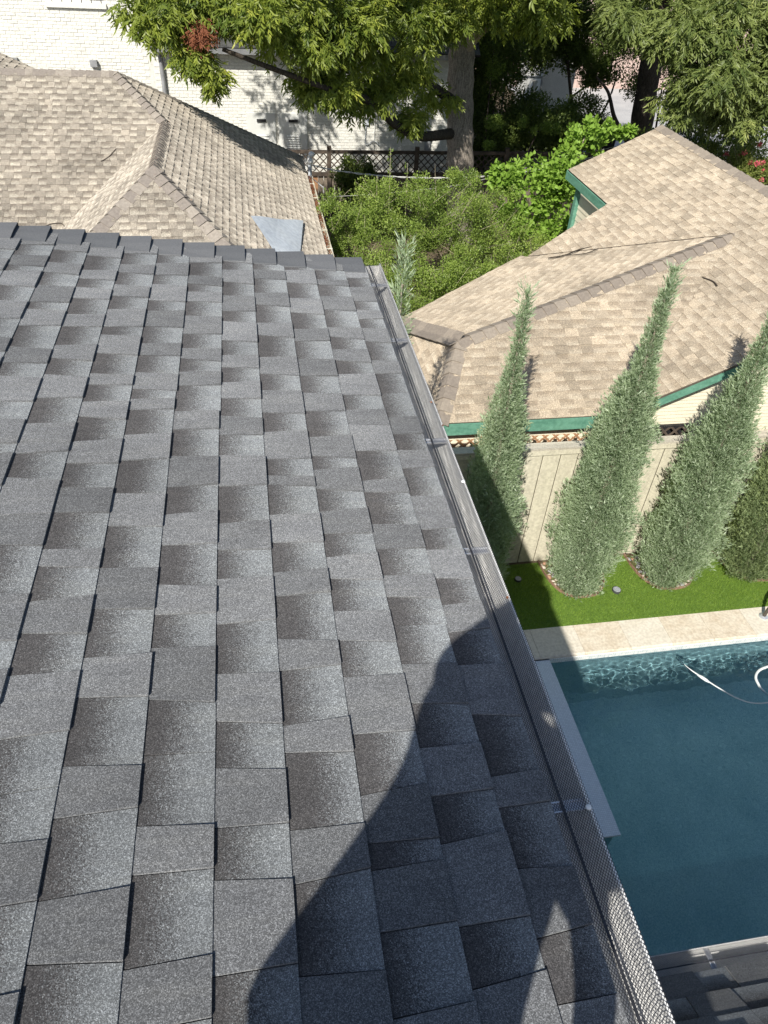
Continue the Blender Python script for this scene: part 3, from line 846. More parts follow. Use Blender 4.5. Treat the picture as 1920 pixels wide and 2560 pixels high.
# east plane (hidden side of the ridge) and its fringe
mb = MB(); mb.prism([P(RX, 7.33), P(RX, 14.8), (RX + 3.0, 14.8, RXz - 3.0 * t25), (RX + 3.0, 7.33, RXz - 3.0 * t25)], (0, 0, -.03)); mb.build('roof', M['tan_cap_right'], rh)
parn = {id(roofS): nS, id(roofW): nW, id(roofN): nN, id(roofH): nH}
tab_parts([(t, roofS) for t in TS] + [(t, roofW) for t in TW] + [(t, roofN) for t in TN] + [(t, roofH) for t in TH], parn, M['tan_shingle_right'])
cm = [M['tan_cap_right'], mat_noise('sandy cap b', (0.19, 0.16, 0.13), (0.26, 0.222, 0.18), 30, 0.9, bmp=0.3, bd=0.001, fine=250)]
caps('ridge_cap', roofS, None, PK, RE, nS, nN, .20, .145, seed=31, mats=cm)
caps('ridge_cap', roofS, None, HL, PK, nS, nH, .20, .145, seed=32, mats=cm)
caps('ridge_cap', roofH, None, HE, PK, nH, nN, .20, .145, seed=33, mats=cm)
caps('ridge_cap', roofW, None, P(RX, 14.8), P(RX, 7.33), nW, np.array([-nW[0], nW[1], nW[2]]), .20, .15, seed=34, mats=cm)
# fascias
mb = MB(); mb.box((1.7, 7.335, zs(7.33) - .175), (4.56, 7.362, zs(7.33) - .012)); mb.build('fascia', M['green_paint'], rh)
mb = MB(); mb.box((1.75, 7.363, zs(7.33) - .19), (4.7, 7.46, zs(7.33) - .165)); mb.build('soffit', M['fascia_dark'], rh)
mb = MB(); mb.prism([(4.561, 7.336, zw(4.56) - .175), (RX, 7.336, RXz - .175), (RX, 7.336, RXz - .02), (4.561, 7.336, zw(4.56) - .02)], (0, .027, 0)); mb.build('rake_board', M['green_paint'], rh)
mb = MB(); mb.prism([(6.418, 14.82, zw(6.42) - .2), (RX, 14.82, RXz - .2), (RX, 14.82, RXz - .02), (6.418, 14.82, zw(6.42) - .02)], (0, .027, 0)); mb.build('rake_board', M['green_paint'], rh)
mb = MB(); mb.box((6.39, 12.76, zw(6.42) - .17), (6.417, 14.8, zw(6.42) - .02)); mb.build('fascia', M['green_paint'], rh)
mb = MB(); mb.box((6.50, 14.30, GZ), (6.62, 14.42, zw(6.42) - .12)); mb.build('corner_board', M['green_paint'], rh)
# walls of lap siding
wy = 7.50
mb = MB(); mb.prism([(2.3, wy + .02, GZ), (11, wy + .02, GZ), (11, 12.2, GZ), (5.0, 12.0, GZ), (2.3, 10.0, GZ)], (0, 0, -5.27 - GZ)); mb.box((4.9, wy + .021, -5.269), (11, 11.9, -5.0)); mb.box((6.6, 12.0, GZ), (11, 14.3, zw(6.42) - .15)); mb.build('wall', M['cream_siding'], rh)
z = -5.95; k = 0
while z < RXz - .1:
    zt = z + .056
    xa = 1.95 if z < -5.28 else 4.56 + max(0, (zt - (zw(4.56) - .17)) / t25)
    if z < -5.28 or zt > zw(4.56) - .3:
        xb = 10.5
        if zt > RXz - 1.35 * t25 - .17: xb = 10.5
        if z < -5.28 and z > -5.34: pass
        mb = MB(); mb.prism([(xa, wy + .010, zt), (xb, wy + .010, zt), (xb, wy - .004, z + .001), (xa, wy - .004, z + .001)], (0, .016, 0)); mb.build('siding_board', M['cream_siding'], rh)
    z += .0565; k += 1
mb = MB(); mb.box((1.9, wy - .028, -5.345), (4.6, wy - .006, -5.262)); mb.build('frieze_board', M['cream_trim'], rh)
z = -7.4
while z < zw(6.42) - .2:
    mb = MB(); mb.prism([(6.585, 12.3, z + .115), (6.585, 14.30, z + .115), (6.571, 14.30, z + .001), (6.571, 12.3, z + .001)], (.014, 0, 0)); mb.build('siding_board', M['cream_siding'], rh)
    z += .117
# twigs lying on this roof
def twig(pts, r, label, mat=None):
    mb = MB(); mb.tube(curve_pts(pts, 5), r, 5)
    return tag(mb.build('fallen_twig', mat or M['bark_dark']), label, 'twig')
nup = .02
def onS(x, y): return (x, y, zs(y) + nup)
def onW(x, y): return (x, y, zw(x) + nup)
twig([onW(6.42, 9.62), onW(6.50, 9.42), onW(6.56, 9.2), onW(6.55, 9.05)], .012, 'dark bent stick lying in the valley of the brown roof')
twig([onS(5.98, 8.78), onS(6.2, 8.83), onS(6.42, 8.95)], .006, 'thin broken twig lying below the bent stick in the roof valley')
def onNW(x, y): return (x, y, PK[2] - (nNW[0] * (x - PK[0]) + nNW[1] * (y - PK[1])) / nNW[2] + .02)
twig([onNW(5.0, 11.6), onNW(5.25, 11.5), onNW(5.55, 11.62), onNW(5.8, 11.55)], .012, 'dark twig lying near the far valley of the brown roof')
twig([onNW(5.25, 11.45), onNW(5.5, 11.25), onNW(5.75, 11.35)], .008, 'forked twig beside the far valley of the brown roof')

# ------------------------------------------------------------------ timber fence along the yard
fc = empty('garden_fence', (4.5, 7.1, GZ), 'washed beige board fence with a flat cap rail behind the cypresses', 'fence')
FT = -5.40; rg = random.Random(4)
bx = 0.6
while bx < 9.8:
    wd = .245
    mb = MB(); y_ = 7.085 + rg.uniform(-.004, .004)
    mb.prism([(bx + .006, y_ + .018, GZ + .01), (bx + .006, y_ + .006, GZ + .01), (bx + .012, y_, GZ + .01), (bx + wd - .012, y_, GZ + .01), (bx + wd - .006, y_ + .006, GZ + .01), (bx + wd - .006, y_ + .018, GZ + .01)], (0, 0, FT - .10 - GZ - .01))
    mb.build('fence_board', M['fence_paint'], fc)
    bx += wd
rails = [(0.5, 2.2), (2.205, 4.62), (4.625, 7.05), (7.055, 9.8)]
for a_, b_ in rails:
    mb = MB(); mb.box((a_, 7.062, FT - .03), (b_, 7.20, FT)); mb.build('cap_rail', M['cap_wood'], fc)
    mb = MB(); mb.box((a_, 7.060, FT - .105), (b_, 7.084, FT - .032)); mb.build('trim_board', M['fence_paint'], fc)
for x_ in (1.0, 3.4, 5.85, 8.3):
    mb = MB(); mb.box((x_, 7.105, GZ), (x_ + .09, 7.19, FT - .035)); mb.build('post', M['old_wood'], fc)
mb = MB(); mb.box((.6, 7.108, GZ + .3), (9.8, 7.118, FT - .2)); mb.build('gap_shade_board', M['dark_wood'], fc)  # dark sheet added behind the boards so their gaps look shaded
lf = empty('lattice_screen', (4, 7.3, GZ), 'orange brown lattice panel squeezed between the beige fence and the cream siding', 'lattice')
def lattice(parent, xa, xb, za, zb, y, mat, sp=.095, wd=.035, th=.008, name='lattice_slat'):
    for dirn in (1, -1):
        h_ = zb - za
        s_ = xa - h_
        while s_ < xb + h_:
            # slat runs from (s_, za) to (s_+dirn*h_, zb)
            q = [(s_ - wd * .7, za), (s_ + wd * .7, za), (s_ + wd * .7 + dirn * h_, zb), (s_ - wd * .7 + dirn * h_, zb)]
            pc = clip_poly(ccw(q), [(xa, za), (xb, za), (xb, zb), (xa, zb)])
            if len(pc) >= 3:
                mb = MB(); yy = y + (0 if dirn > 0 else th)
                mb.prism([(a, yy, b) for a, b in pc], (0, th, 0)); mb.build(name, mat, parent)
            s_ += sp * 1.45
lattice(lf, 1.9, 4.25, -5.9, -5.36, 7.30, M['orange_wood'], .10, .026)
lattice(lf, 4.9, 6.6, -5.9, -5.36, 7.32, M['dark_wood'], .11, .03)
for x_ in (2.75, 3.28, 4.85):
    mb = MB(); mb.box((x_, 7.325, GZ), (x_ + .09, 7.40, -5.37)); mb.build('post', M['orange_wood'], lf)
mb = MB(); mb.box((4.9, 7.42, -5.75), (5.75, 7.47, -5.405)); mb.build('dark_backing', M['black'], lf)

# ------------------------------------------------------------------ neighbour's tan-roofed house on the left
lh = empty('tan_roofed_house', (-1.5, 13, GZ), 'low house with weathered tan shingle roof behind the charcoal roof', 'house')
E2 = .1216
p34 = math.radians(34); p35 = math.radians(35.35)
t34 = math.tan(p34); t35 = math.tan(p35)
RY, RZl = 15.10, -2.755
EZl = -5.27
zb = lambda y: RZl - (RY - y) * t34                      # back (south-facing) plane
AX = -2.156
BX, BYy = -1.36, 14.26; BZ = zb(BYy)
ze = lambda x: BZ - (x - BX) * t35                       # east plane
zwv = lambda x: BZ - (BX - x) * (1.0 / 1.4)              # west valley plane
CY = 11.64
# valley between back plane and wing's west plane: zb(y) = zwv(x)
vy = RY - (RZl - EZl) / t34
vx = BX - (BZ - EZl) * 1.4
eave_x = BX + (BZ - (-5.24)) / t35
hipw = (BZ - EZl)
yS = CY - (BZ - EZl) / t34
rB, nB, TB = roof_plane(lh, 'roof', [[(-7.5, RY, RZl), (AX, RY, RZl), (BX, BYy, BZ), (vx, vy, EZl), (-7.5, vy, EZl)]], (-3, vy, EZl), [(-7, RY, RZl), (AX, RY, RZl), (vx, vy, EZl)], (1, 0, 0), M['felt_tan'], E2, 41, wr=(.09, .17), h=(.003, .009))
eE = [[(AX, RY, ze(AX)), (BX, BYy, BZ), (eave_x, BYy, ze(eave_x)), (eave_x, 19.24, ze(eave_x))], [(BX, BYy, BZ), (BX, CY, BZ), (eave_x, yS, ze(eave_x)), (eave_x, BYy, ze(eave_x))]]
rE, nE, TE = roof_plane(lh, 'roof', eE, (eave_x, 14, ze(eave_x)), [(BX, 14, BZ), (BX, 12, BZ), (eave_x, 12, ze(eave_x))], (0, 1, 0), M['felt_tan'], E2, 42, wr=(.09, .17), h=(.003, .011))
rW, nWl, TWl = roof_plane(lh, 'roof', [[(BX, BYy, BZ), (BX, CY, BZ), (vx, yS, EZl), (vx, vy, EZl)]], (vx, 12, EZl), [(BX, 14, BZ), (BX, 12, BZ), (vx, 12, EZl)], (0, 1, 0), M['felt_tan'], E2, 43, wr=(.09, .17), h=(.003, .009))
rS, nSl, TSl = roof_plane(lh, 'roof', [[(BX, CY, BZ), (vx, yS, EZl), (eave_x, yS, EZl)]], (0, yS, EZl), [(BX, CY, BZ), (vx, yS, EZl), (eave_x, yS, EZl)], (1, 0, 0), M['felt_tan'], E2, 44, wr=(.09, .17), h=(.003, .009))
# higher piece of roof beyond the ridge at the far left
p5 = [(-5.6, 17.0, -2.35), (-3.6, 17.0, -3.22), (-3.6, 15.3, -3.22), (-5.6, 15.3, -2.35)]
rP, nP, TP = roof_plane(lh, 'roof', [p5], p5[2], p5, (0, 1, 0), M['felt_tan'], E2, 45, wr=(.09, .17), h=(.003, .011))
# hidden north slopes
mb = MB(); mb.prism([(-7.5, RY, RZl), (AX, RY, RZl), (eave_x, 19.24, ze(eave_x)), (-7.5, 19.24, ze(eave_x))], (0, 0, -.03)); mb.build('roof', M['tan_cap_left'], lh)
pard = {id(rB): nB, id(rE): nE, id(rW): nWl, id(rS): nSl, id(rP): nP}
tab_parts([(t, rB) for t in TB] + [(t, rE) for t in TE] + [(t, rW) for t in TWl] + [(t, rS) for t in TSl] + [(t, rP) for t in TP], pard, M['tan_shingle_left'])
cml = [M['tan_cap_left'], mat_noise('weathered cap b', (0.185, 0.16, 0.136), (0.26, 0.228, 0.195), 30, 0.9, bmp=0.3, bd=0.001, fine=250)]
nNl = unit((0, math.sin(p34), math.cos(p34)))
caps('ridge_cap', rB, None, (-7.4, RY, RZl), (AX, RY, RZl), nB, nNl, .125, .12, seed=51, mats=cml)
caps('ridge_cap', rB, None, (BX, BYy, BZ), (AX, RY, RZl), nB, nE, .125, .12, seed=52, mats=cml)
caps('ridge_cap', rE, None, (BX, CY, BZ), (BX, BYy, BZ), nE, nWl, .125, .11, seed=53, mats=cml)
caps('ridge_cap', rS, None, (vx, yS, EZl), (BX, CY, BZ), nSl, nWl, .17, .15, seed=54, mats=cml)
caps('ridge_cap', rS, None, (eave_x, yS, EZl), (BX, CY, BZ), nSl, nE, .17, .15, seed=55, mats=cml)
caps('ridge_cap', rE, None, (eave_x, 19.24, ze(eave_x)), (AX, RY, ze(AX)), nE, unit((-.02, .53, .85)), .16, .08, seed=56, mats=cml)
mb = MB(); mb.box((-7, yS + .5, GZ), (eave_x - .35, 18.6, EZl - .02)); mb.build('wall', M['stucco'], lh)
mb = MB(); mb.box((-8, yS + .02, EZl - .16), (eave_x - .02, yS + .05, EZl - .02)); mb.build('fascia', M['cream_trim'], lh)
# old gutter full of litter, along the east eave
gp = [(eave_x - .005, -.02), (eave_x - .005, -.11), (eave_x + .09, -.11), (eave_x + .115, -.015), (eave_x + .10, -.015), (eave_x + .08, -.095), (eave_x + .01, -.095), (eave_x + .01, -.02)]
mb = MB(); mb.prism([(x_, 9.0, ze(eave_x) + z_) for x_, z_ in gp], (0, 8.9, 0)); gl_ = mb.build('gutter', M['rusty_gutter'], lh)
for y_ in np.arange(9.6, 17.8, .95):
    mb = MB(); mb.box((eave_x - .03, y_, ze(eave_x) - .018), (eave_x + .12, y_ + .035, ze(eave_x) - .008)); mb.build('gutter_spike', M['rusty_gutter'], gl_)
n = 1500
cl_ = NR.choice([12.8, 13.9, 15.1, 15.9, 16.9, 17.4], n) + NR.normal(0, .28, n)
C = np.stack([eave_x + NR.uniform(.01, .09, n), np.clip(cl_, 9.2, 17.8), np.full(n, ze(eave_x) - .06) + NR.uniform(0, .05, n)], 1)
A = rand_dirs(n)
o = card_mesh('leaf_litter', C, A, side_of(A), NR.uniform(.02, .045, n), NR.uniform(.01, .02, n), L_RED, gl_, template='diamond'); o['kind'] = 'stuff'
# grey patch of flashing over the lower corner
def onE(x, y, h=.02): return np.array([x, y, ze(x) + h])
q = [onE(-.01, 12.23), onE(.96, 13.93), onE(.80, 11.6), onE(.66, 10.7), onE(.30, 10.9)]
mb = MB()
nq = 10
tri = [onE(-.01, 12.28, .03), onE(.97, 13.95, .05), onE(.62, 10.6, .03)]
Vq = []; Fq = []
for i in range(nq + 1):
    for j in range(nq + 1 - i):
        a, b = i / nq, j / nq
        p = tri[0] * (1 - a - b) + tri[1] * a + tri[2] * b
        p = p + np.array([0, 0, .012 * math.sin(9 * a + 4 * b) * math.sin(7 * b + 1)])
        Vq.append(p)
def ix(i, j): return sum(nq + 1 - k for k in range(i)) + j
for i in range(nq):
    for j in range(nq - i):
        Fq.append((ix(i, j), ix(i + 1, j), ix(i, j + 1)))
        if j < nq - i - 1: Fq.append((ix(i + 1, j), ix(i + 1, j + 1), ix(i, j + 1)))
mb.poly(Vq, Fq); fl = mb.build('metal_flashing', M['sealant'], None)
tag(fl, 'crinkled pale grey metal sheet lying on the lower corner of the tan roof', 'metal sheet')
def onB(x, y, h=.02): return (x, y, zb(y) + h)
twig([onB(-2.42, 13.55), onB(-2.30, 13.62), onB(-2.18, 13.75)], .006, 'short dark twig lying on the middle of the tan roof')
twig([onB(-3.32, 12.5), onB(-3.2, 12.55), onB(-3.05, 12.56), onB(-2.98, 12.48)], .006, 'curled brown twig low on the tan roof near the charcoal caps')
n = 700
xx = NR.uniform(-3.5, eave_x, n); yy = NR.uniform(10.5, 18.5, n)
C = np.stack([xx, yy, np.where(xx > BX, ze(xx), zb(yy)) + .018], 1)
ok = (xx > BX) | (yy > 13.2); ok &= (yy < 15.0) | (xx > BX + .4 + (yy - 14.26) * .7)
C = C[ok]; C = C[NR.random(len(C)) < .45]; A = nrm(NR.normal(size=(len(C), 3)) * np.array([1, 1, .15])); 
o = card_mesh('fallen_leaves', C, A, nrm(np.cross(A, np.array([[0, 0, 1.0]]))), NR.uniform(.02, .045, len(C)), NR.uniform(.008, .016, len(C)), L_RED, lh, template='diamond'); o['kind'] = 'stuff'
# service mast with weatherhead, and the cable
ms = empty('service_mast', (1.50, 17.9, -5.8), 'grey electric service mast with rounded weatherhead at the eave of the tan roof', 'service mast')
MX, MY = 1.42, 17.85
mb = MB(); mb.tube([(MX, MY, -6.2), (MX, MY, -4.98)], .042, 12); mb.build('conduit', M['conduit'], ms, smooth=True)
mb = MB(); mb.tube(curve_pts([(MX, MY, -4.99), (MX, MY, -4.88), (MX + .03, MY - .02, -4.80), (MX + .09, MY - .05, -4.80)], 4), [.055 + .012 * math.sin(i) for i in range(13)], 12); mb.build('weatherhead', M['gutter'], ms, smooth=True)
mb = MB(); mb.tube([(MX + .04, MY, -5.32), (MX + .16, MY - .05, -5.40), (MX + .30, MY - .1, -5.50), (MX + .30, MY - .1, -5.60)], .010, 6); mb.build('bracket', M['conduit'], ms)
for z_ in (-5.02, -5.36, -5.75):
    mb = MB(); mb.tube([(MX, MY, z_), (MX, MY, z_ + .03)], .052, 12); mb.build('clamp', M['alu'], ms)
mb = MB(); mb.tube(curve_pts([(MX + .06, MY - .04, -4.84), (MX - .1, MY - .08, -5.0), (MX + .12, MY - .1, -5.12), (MX + .05, MY, -5.0)]), .008, 5); mb.build('drip_loop', M['wire'], ms)
cb = empty('power_cable', (4, 18, -5.5), 'twisted pale service cable sagging from the mast across the pecan trunk', 'cable')
wp = curve_pts([(MX + .05, MY - .05, -5.02), (2.0, 17.9, -5.16), (3.0, 17.9, -5.27), (4.1, 17.9, -5.32), (5.4, 17.9, -5.30), (6.8, 17.9, -5.16), (7.5, 17.9, -5.02), (8.4, 17.9, -4.80), (12, 18, -3.6)], 14)
for k in range(2):
    mb = MB(); mb.tube([p + .012 * np.array([0, math.cos(i * .9 + k * math.pi), math.sin(i * .9 + k * math.pi)]) for i, p in enumerate(wp)], .011 if k else .008, 5); mb.build('strand', M['wire'], cb)
mb = MB(); mb.tube(curve_pts([(MX + .2, MY, -5.75), (3.0, 17.8, -5.66), (5.0, 17.8, -5.45), (6.8, 17.8, -5.02), (9.5, 17.8, -4.4)]), .005, 4)
tag(mb.build('telephone_wire', M['wire']), 'thin wire running just beneath the twisted service cable', 'wire')

# ------------------------------------------------------------------ white painted brick house
wh = empty('white_brick_house', (0, 22.5, GZ), 'tall white painted brick house behind the pecan tree', 'house')
WY = 22.3; CX = -2.26; EVZ = -3.42
mb = MB()
mb.box((-9.5, WY, GZ), (CX, WY + 8, 2.5)); mb.box((CX + .001, WY + .001, GZ), (6.3, WY + 7, EVZ)); mb.build('wall', M['white_mortar'], wh)
cand = []; rg = random.Random(8)
row = 0; z = -6.3
while z < 0.4:
    x = -9.4 + (row % 2) * .115 + rg.uniform(-.01, .01)
    while x < 6.2:
        xe = x + .215
        if z + .08 < EVZ or xe < CX - .03:
            if not (x < CX < xe):
                cand.append((x, xe, z))
        x += .228
    z += .0765; row += 1
allb = [];
for (xa, xe, z) in cand:
    c_ = np.array([(xa + xe) / 2, WY, z + .03])
    if not in_view(c_, 30): continue
    q = px(c_)
    # what stands in front: roof, tree, fence
    vis = (q[0] < 385 and q[1] < 185) or (410 < q[0] < 640 and 150 < q[1] < 330 and q[1] < 230 + (q[0] - 410) * .5) or (640 < q[0] < 1110 and 170 < q[1] < 378)
    allb.append((not vis, rg.random(), xa, xe, z))
allb.sort()
rest = MB()
bricks_m = [M['white_brick'], mat_noise('white brick b', (0.68, 0.67, 0.61), (0.76, 0.75, 0.69), 3.5, 0.75, bmp=0.3, bd=0.004, fine=30)]
for i, (_, _, xa, xe, z) in enumerate(allb):
    pr_ = .010 + rg.uniform(-.003, .004); dz = rg.uniform(-.002, .002)
    tgt = MB() if i < 300 else rest
    a, b = xa + .002, xe - .001; zl, zh = z + .003 + dz, z + .068 + dz; c_ = .003
    Vb = [(a, WY - .0005, zl), (b, WY - .0005, zl), (b, WY - .0005, zh), (a, WY - .0005, zh), (a + c_, WY - pr_, zl + c_), (b - c_, WY - pr_, zl + c_), (b - c_, WY - pr_, zh - c_), (a + c_, WY - pr_, zh - c_)]
    tgt.poly(Vb, [(4, 5, 6, 7), (0, 1, 5, 4), (1, 2, 6, 5), (2, 3, 7, 6), (3, 0, 4, 7)])
    if i < 300: tgt.build('brick', bricks_m[rg.randrange(2)], wh)
o = rest.build('brickwork', M['white_brick'], wh); o['kind'] = 'stuff'
mb = MB(); mb.box((-4.56, WY - .07, -2.72), (-3.15, WY - .001, -2.62)); mb.build('window_sill', M['white_brick'], wh)
mb = MB(); mb.box((-4.5, WY - .004, -2.62), (-3.2, WY + .05, -1.4)); mb.build('window', M['sky_pane'], wh)
mb = MB(); mb.box((-3.77, WY - .13, -3.95), (-3.60, WY - .001, -3.80)); vt = mb.build('vent_hood', M['grey_metal'], wh)
mb = MB(); mb.box((-5.67, WY - .13, -3.93), (-5.50, WY - .001, -3.80)); mb.build('vent_hood', M['grey_metal'], wh)
mb = MB(); mb.tube(curve_pts([(-2.02, WY - .35, EVZ + .02), (-2.02, WY - .3, EVZ - .12), (-2.02, WY - .10, EVZ - .28), (-2.02, WY - .09, -5.6)], 5), .058, 10); mb.build('downspout', M['grey_metal'], wh, smooth=True)
mb = MB(); mb.prism([(CX + .05, WY - .28, EVZ - .02), (CX + .05, WY - .28, EVZ - .12), (CX + .05, WY - .40, EVZ - .12), (CX + .05, WY - .43, EVZ + .01)], (8.4, 0, 0)); mb.build('gutter', M['grey_metal'], wh)
mb = MB(); mb.box((CX + .03, WY - .28, EVZ - .03), (6.35, WY, EVZ)); mb.build('soffit', M['white_mortar'], wh)
# dark roof of the lower wing, in courses
rfz = MB(); tp = math.radians(34); 
u_ = np.array([0, math.cos(tp), math.sin(tp)]); nn_ = np.array([0, -math.sin(tp), math.cos(tp)])
o0 = np.array([CX + .02, WY - .40, EVZ + .02])
mb = MB(); mb.frame(o0, (1, 0, 0), u_, nn_, (0, 0, -.05), (8.6, 7, -.004)); rdk = mb.build('roof', M['felt'], wh)
mb = MB(); rg = random.Random(77)
for k in range(24):
    x = 0
    while x < 8.5:
        wd = rg.uniform(.14, .3)
        mb.frame(o0 + u_ * k * .2, (1, 0, 0), unit(u_ - nn_ * .05), nn_, (x, 0, -.004), (min(x + wd - .006, 8.6), .21, .010 + rg.uniform(0, .008)))
        x += wd
o = mb.build('shingle_field', M['grey_shingle'], rdk); o['kind'] = 'stuff'
# utility cabinets and meter on the wall
for i, xa in enumerate((.06, .93)):
    mb = MB(); mb.box((xa, WY - .045, -6.9), (xa + .78, WY - .001, -4.95)); pn = mb.build('louvred_panel', M['panel_white'], wh)
    mb = MB(); mb.box((xa + .27, WY - .085, -5.165), (xa + .52, WY - .046, -5.10)); mb.build('handle', M['black'], pn)
    for k in range(9):
        mb = MB(); mb.prism([(xa + .2, WY - .046, -5.50 - k * .06), (xa + .58, WY - .046, -5.50 - k * .06), (xa + .58, WY - .07, -5.53 - k * .06), (xa + .2, WY - .07, -5.53 - k * .06)], (0, .003, -.006)); mb.build('louvre', M['panel_white'], pn)
mb = MB(); mb.tube([(5.18, WY - .10, -5.52), (5.18, WY - .001, -5.52)], .11, 16); mt_ = mb.build('electric_meter', M['conduit'], wh)
mb = MB(); mb.box((5.10, WY - .10, -5.85), (5.26, WY - .001, -5.63)); mb.build('meter_box', M['grey_metal'], wh)
mb = MB(); mb.tube([(3.62, WY - .03, -4.2), (3.62, WY - .03, -5.9)], .015, 6); mb.build('conduit', M['wire'], wh)
mb = MB(); mb.box((3.30, WY - .09, -5.20), (3.44, WY - .001, -5.02)); mb.tube(curve_pts([(3.37, WY - .05, -5.2), (3.37, WY - .06, -5.7), (3.6, WY - .06, -5.62), (3.8, WY - .06, -5.75)], 5), .012, 5); mb.build('junction_box', M['conduit'], wh)

# ------------------------------------------------------------------ old picket and lattice fence at the back
bf = empty('picket_fence', (4, 21.2, GZ), 'old grey picket fence topped with a dark lattice strip behind the pecan trunk', 'fence')
rg = random.Random(15); x = .2
FY = 21.2
while x < 12.5:
    wd = rg.uniform(.135, .15)
    mb = MB(); h_ = -6.22 + rg.uniform(-.01, .01)
    mb.box((x, FY + rg.uniform(-.006, .006), GZ), (x + wd, FY + .018 + rg.uniform(0, .004), h_)); mb.build('picket', M['orange_wood'] if .9 < x < 1.9 and rg.random() < .75 else M['old_wood'], bf)
    x += wd + rg.choice([.008, .012, .02])
for a_, b_ in ((.1, 2.15), (2.28, 4.6), (4.72, 7.2), (7.3, 9.8), (9.9, 12.5)):
    mb = MB(); mb.box((a_, FY - .045, -6.26), (b_, FY + .05, -6.17)); mb.build('rail', M['dark_wood'], bf)
    mb = MB(); mb.box((a_, FY - .03, -5.68), (b_, FY + .04, -5.60)); mb.build('rail', M['dark_wood'], bf)
for x_ in (2.16, 4.61, 7.21, 9.81):
    mb = MB(); mb.box((x_, FY - .05, GZ), (x_ + .11, FY + .06, -5.50)); mb.build('post', M['dark_wood'], bf)
lattice(bf, .1, 12.4, -6.17, -5.68, FY, M['dark_wood'], .135, .028, .01)

# ------------------------------------------------------------------ things further back
hd = empty('black_bin', (12.3, 26, GZ), 'tall black lidded bin on the edge of the driveway behind the trees', 'bin')
mb = MB(); mb.prism([(12.0, 25.7, GZ), (12.6, 25.7, GZ), (12.66, 25.66, -6.3), (11.94, 25.66, -6.3)], (0, .7, 0)); mb.build('body', M['black'], hd)
mb = MB(); mb.box((11.90, 25.6, -6.3), (12.72, 26.45, -6.2)); mb.build('lid', M['bin_grey'], hd)
hd = empty('equipment_box', (1.5, 12.9, GZ), 'black outdoor equipment box with grey top beside the yaupon shrub', 'equipment box')
mb = MB(); mb.box((1.5, 12.4, GZ), (2.4, 13.2, -5.9)); mb.build('body', M['black'], hd)
mb = MB(); mb.prism([(1.46, 12.36, -5.9), (2.44, 12.36, -5.9), (2.36, 12.5, -5.82), (1.54, 12.5, -5.82)], (0, .78, 0)); mb.build('lid', M['bin_grey'], hd)
pg = empty('garden_arch', (8.8, 25, GZ), 'thin dark metal frame standing among the shade shrubs', 'frame')
mb = MB(); mb.box((8.14, 25, -4.46), (9.40, 25.05, -4.40)); mb.build('bar', M['grey_metal'], pg)
for x_ in (8.14, 9.34):
    mb = MB(); mb.box((x_, 25.001, GZ), (x_ + .05, 25.049, -4.461)); mb.build('post', M['grey_metal'], pg)
pg = empty('white_garage', (12, 30, GZ), 'white wall corner showing in slivers between the shade trees', 'building')
mb = MB(); mb.box((11.3, 30.2, GZ), (12.6, 33, -3.6)); mb.build('wall', M['white_brick'], pg)
mb = MB(); mb.prism([(11.1, 30.0, -3.6), (12.8, 30.0, -3.6), (12.8, 33.2, -3.6), (11.1, 33.2, -3.6)], (0, 0, .12)); mb.build('roof', M['grey_shingle'], pg)
pg = empty('white_post', (9.25, 25.3, GZ), 'short white timber post among the dark shrubs', 'post')
mb = MB(); mb.box((9.22, 25.3, GZ), (9.32, 25.4, -4.62)); mb.build('shaft', M['white_brick'], pg)
mb = MB(); mb.box((9.20, 25.28, -4.62), (9.34, 25.42, -4.58)); mb.build('cap', M['white_brick'], pg)
pg = empty('pink_brick_house', (18, 39, GZ), 'pale pink brick house far beyond the driveway trees', 'house')
mb = MB(); mb.box((13.5, 40, GZ), (26, 48, -2.0)); wl = mb.build('wall', M['pink_brick'], pg)
for x_ in (15.5, 18.6, 21.5):
    mb = MB(); mb.box((x_, 39.95, -5.4), (x_ + 1.1, 40.0, -3.9)); wn_ = mb.build('window', M['gutter'], wl)
    mb = MB(); mb.box((x_ + .08, 39.93, -5.32), (x_ + 1.02, 39.949, -3.98)); mb.build('pane', M['sky_pane'], wn_)
mb = MB(); mb.prism([(13.0, 39.5, -2.0), (26.5, 39.5, -2.0), (26.5, 48.5, -2.0), (13.0, 48.5, -2.0)], (0, 0, .25)); mb.build('roof', M['grey_shingle'], pg)

# ------------------------------------------------------------------ foliage
def limb(mb, pts, r0, r1, n=10, wob=.0):
    P = curve_pts(pts, 6); m_ = len(P)
    rr = [r0 + (r1 - r0) * (i / (m_ - 1)) for i in range(m_)]
    if wob:
        rr = [r_ * (1 + wob * math.sin(i * 1.7)) for i, r_ in enumerate(rr)]
    mb.tube(P, rr, n)

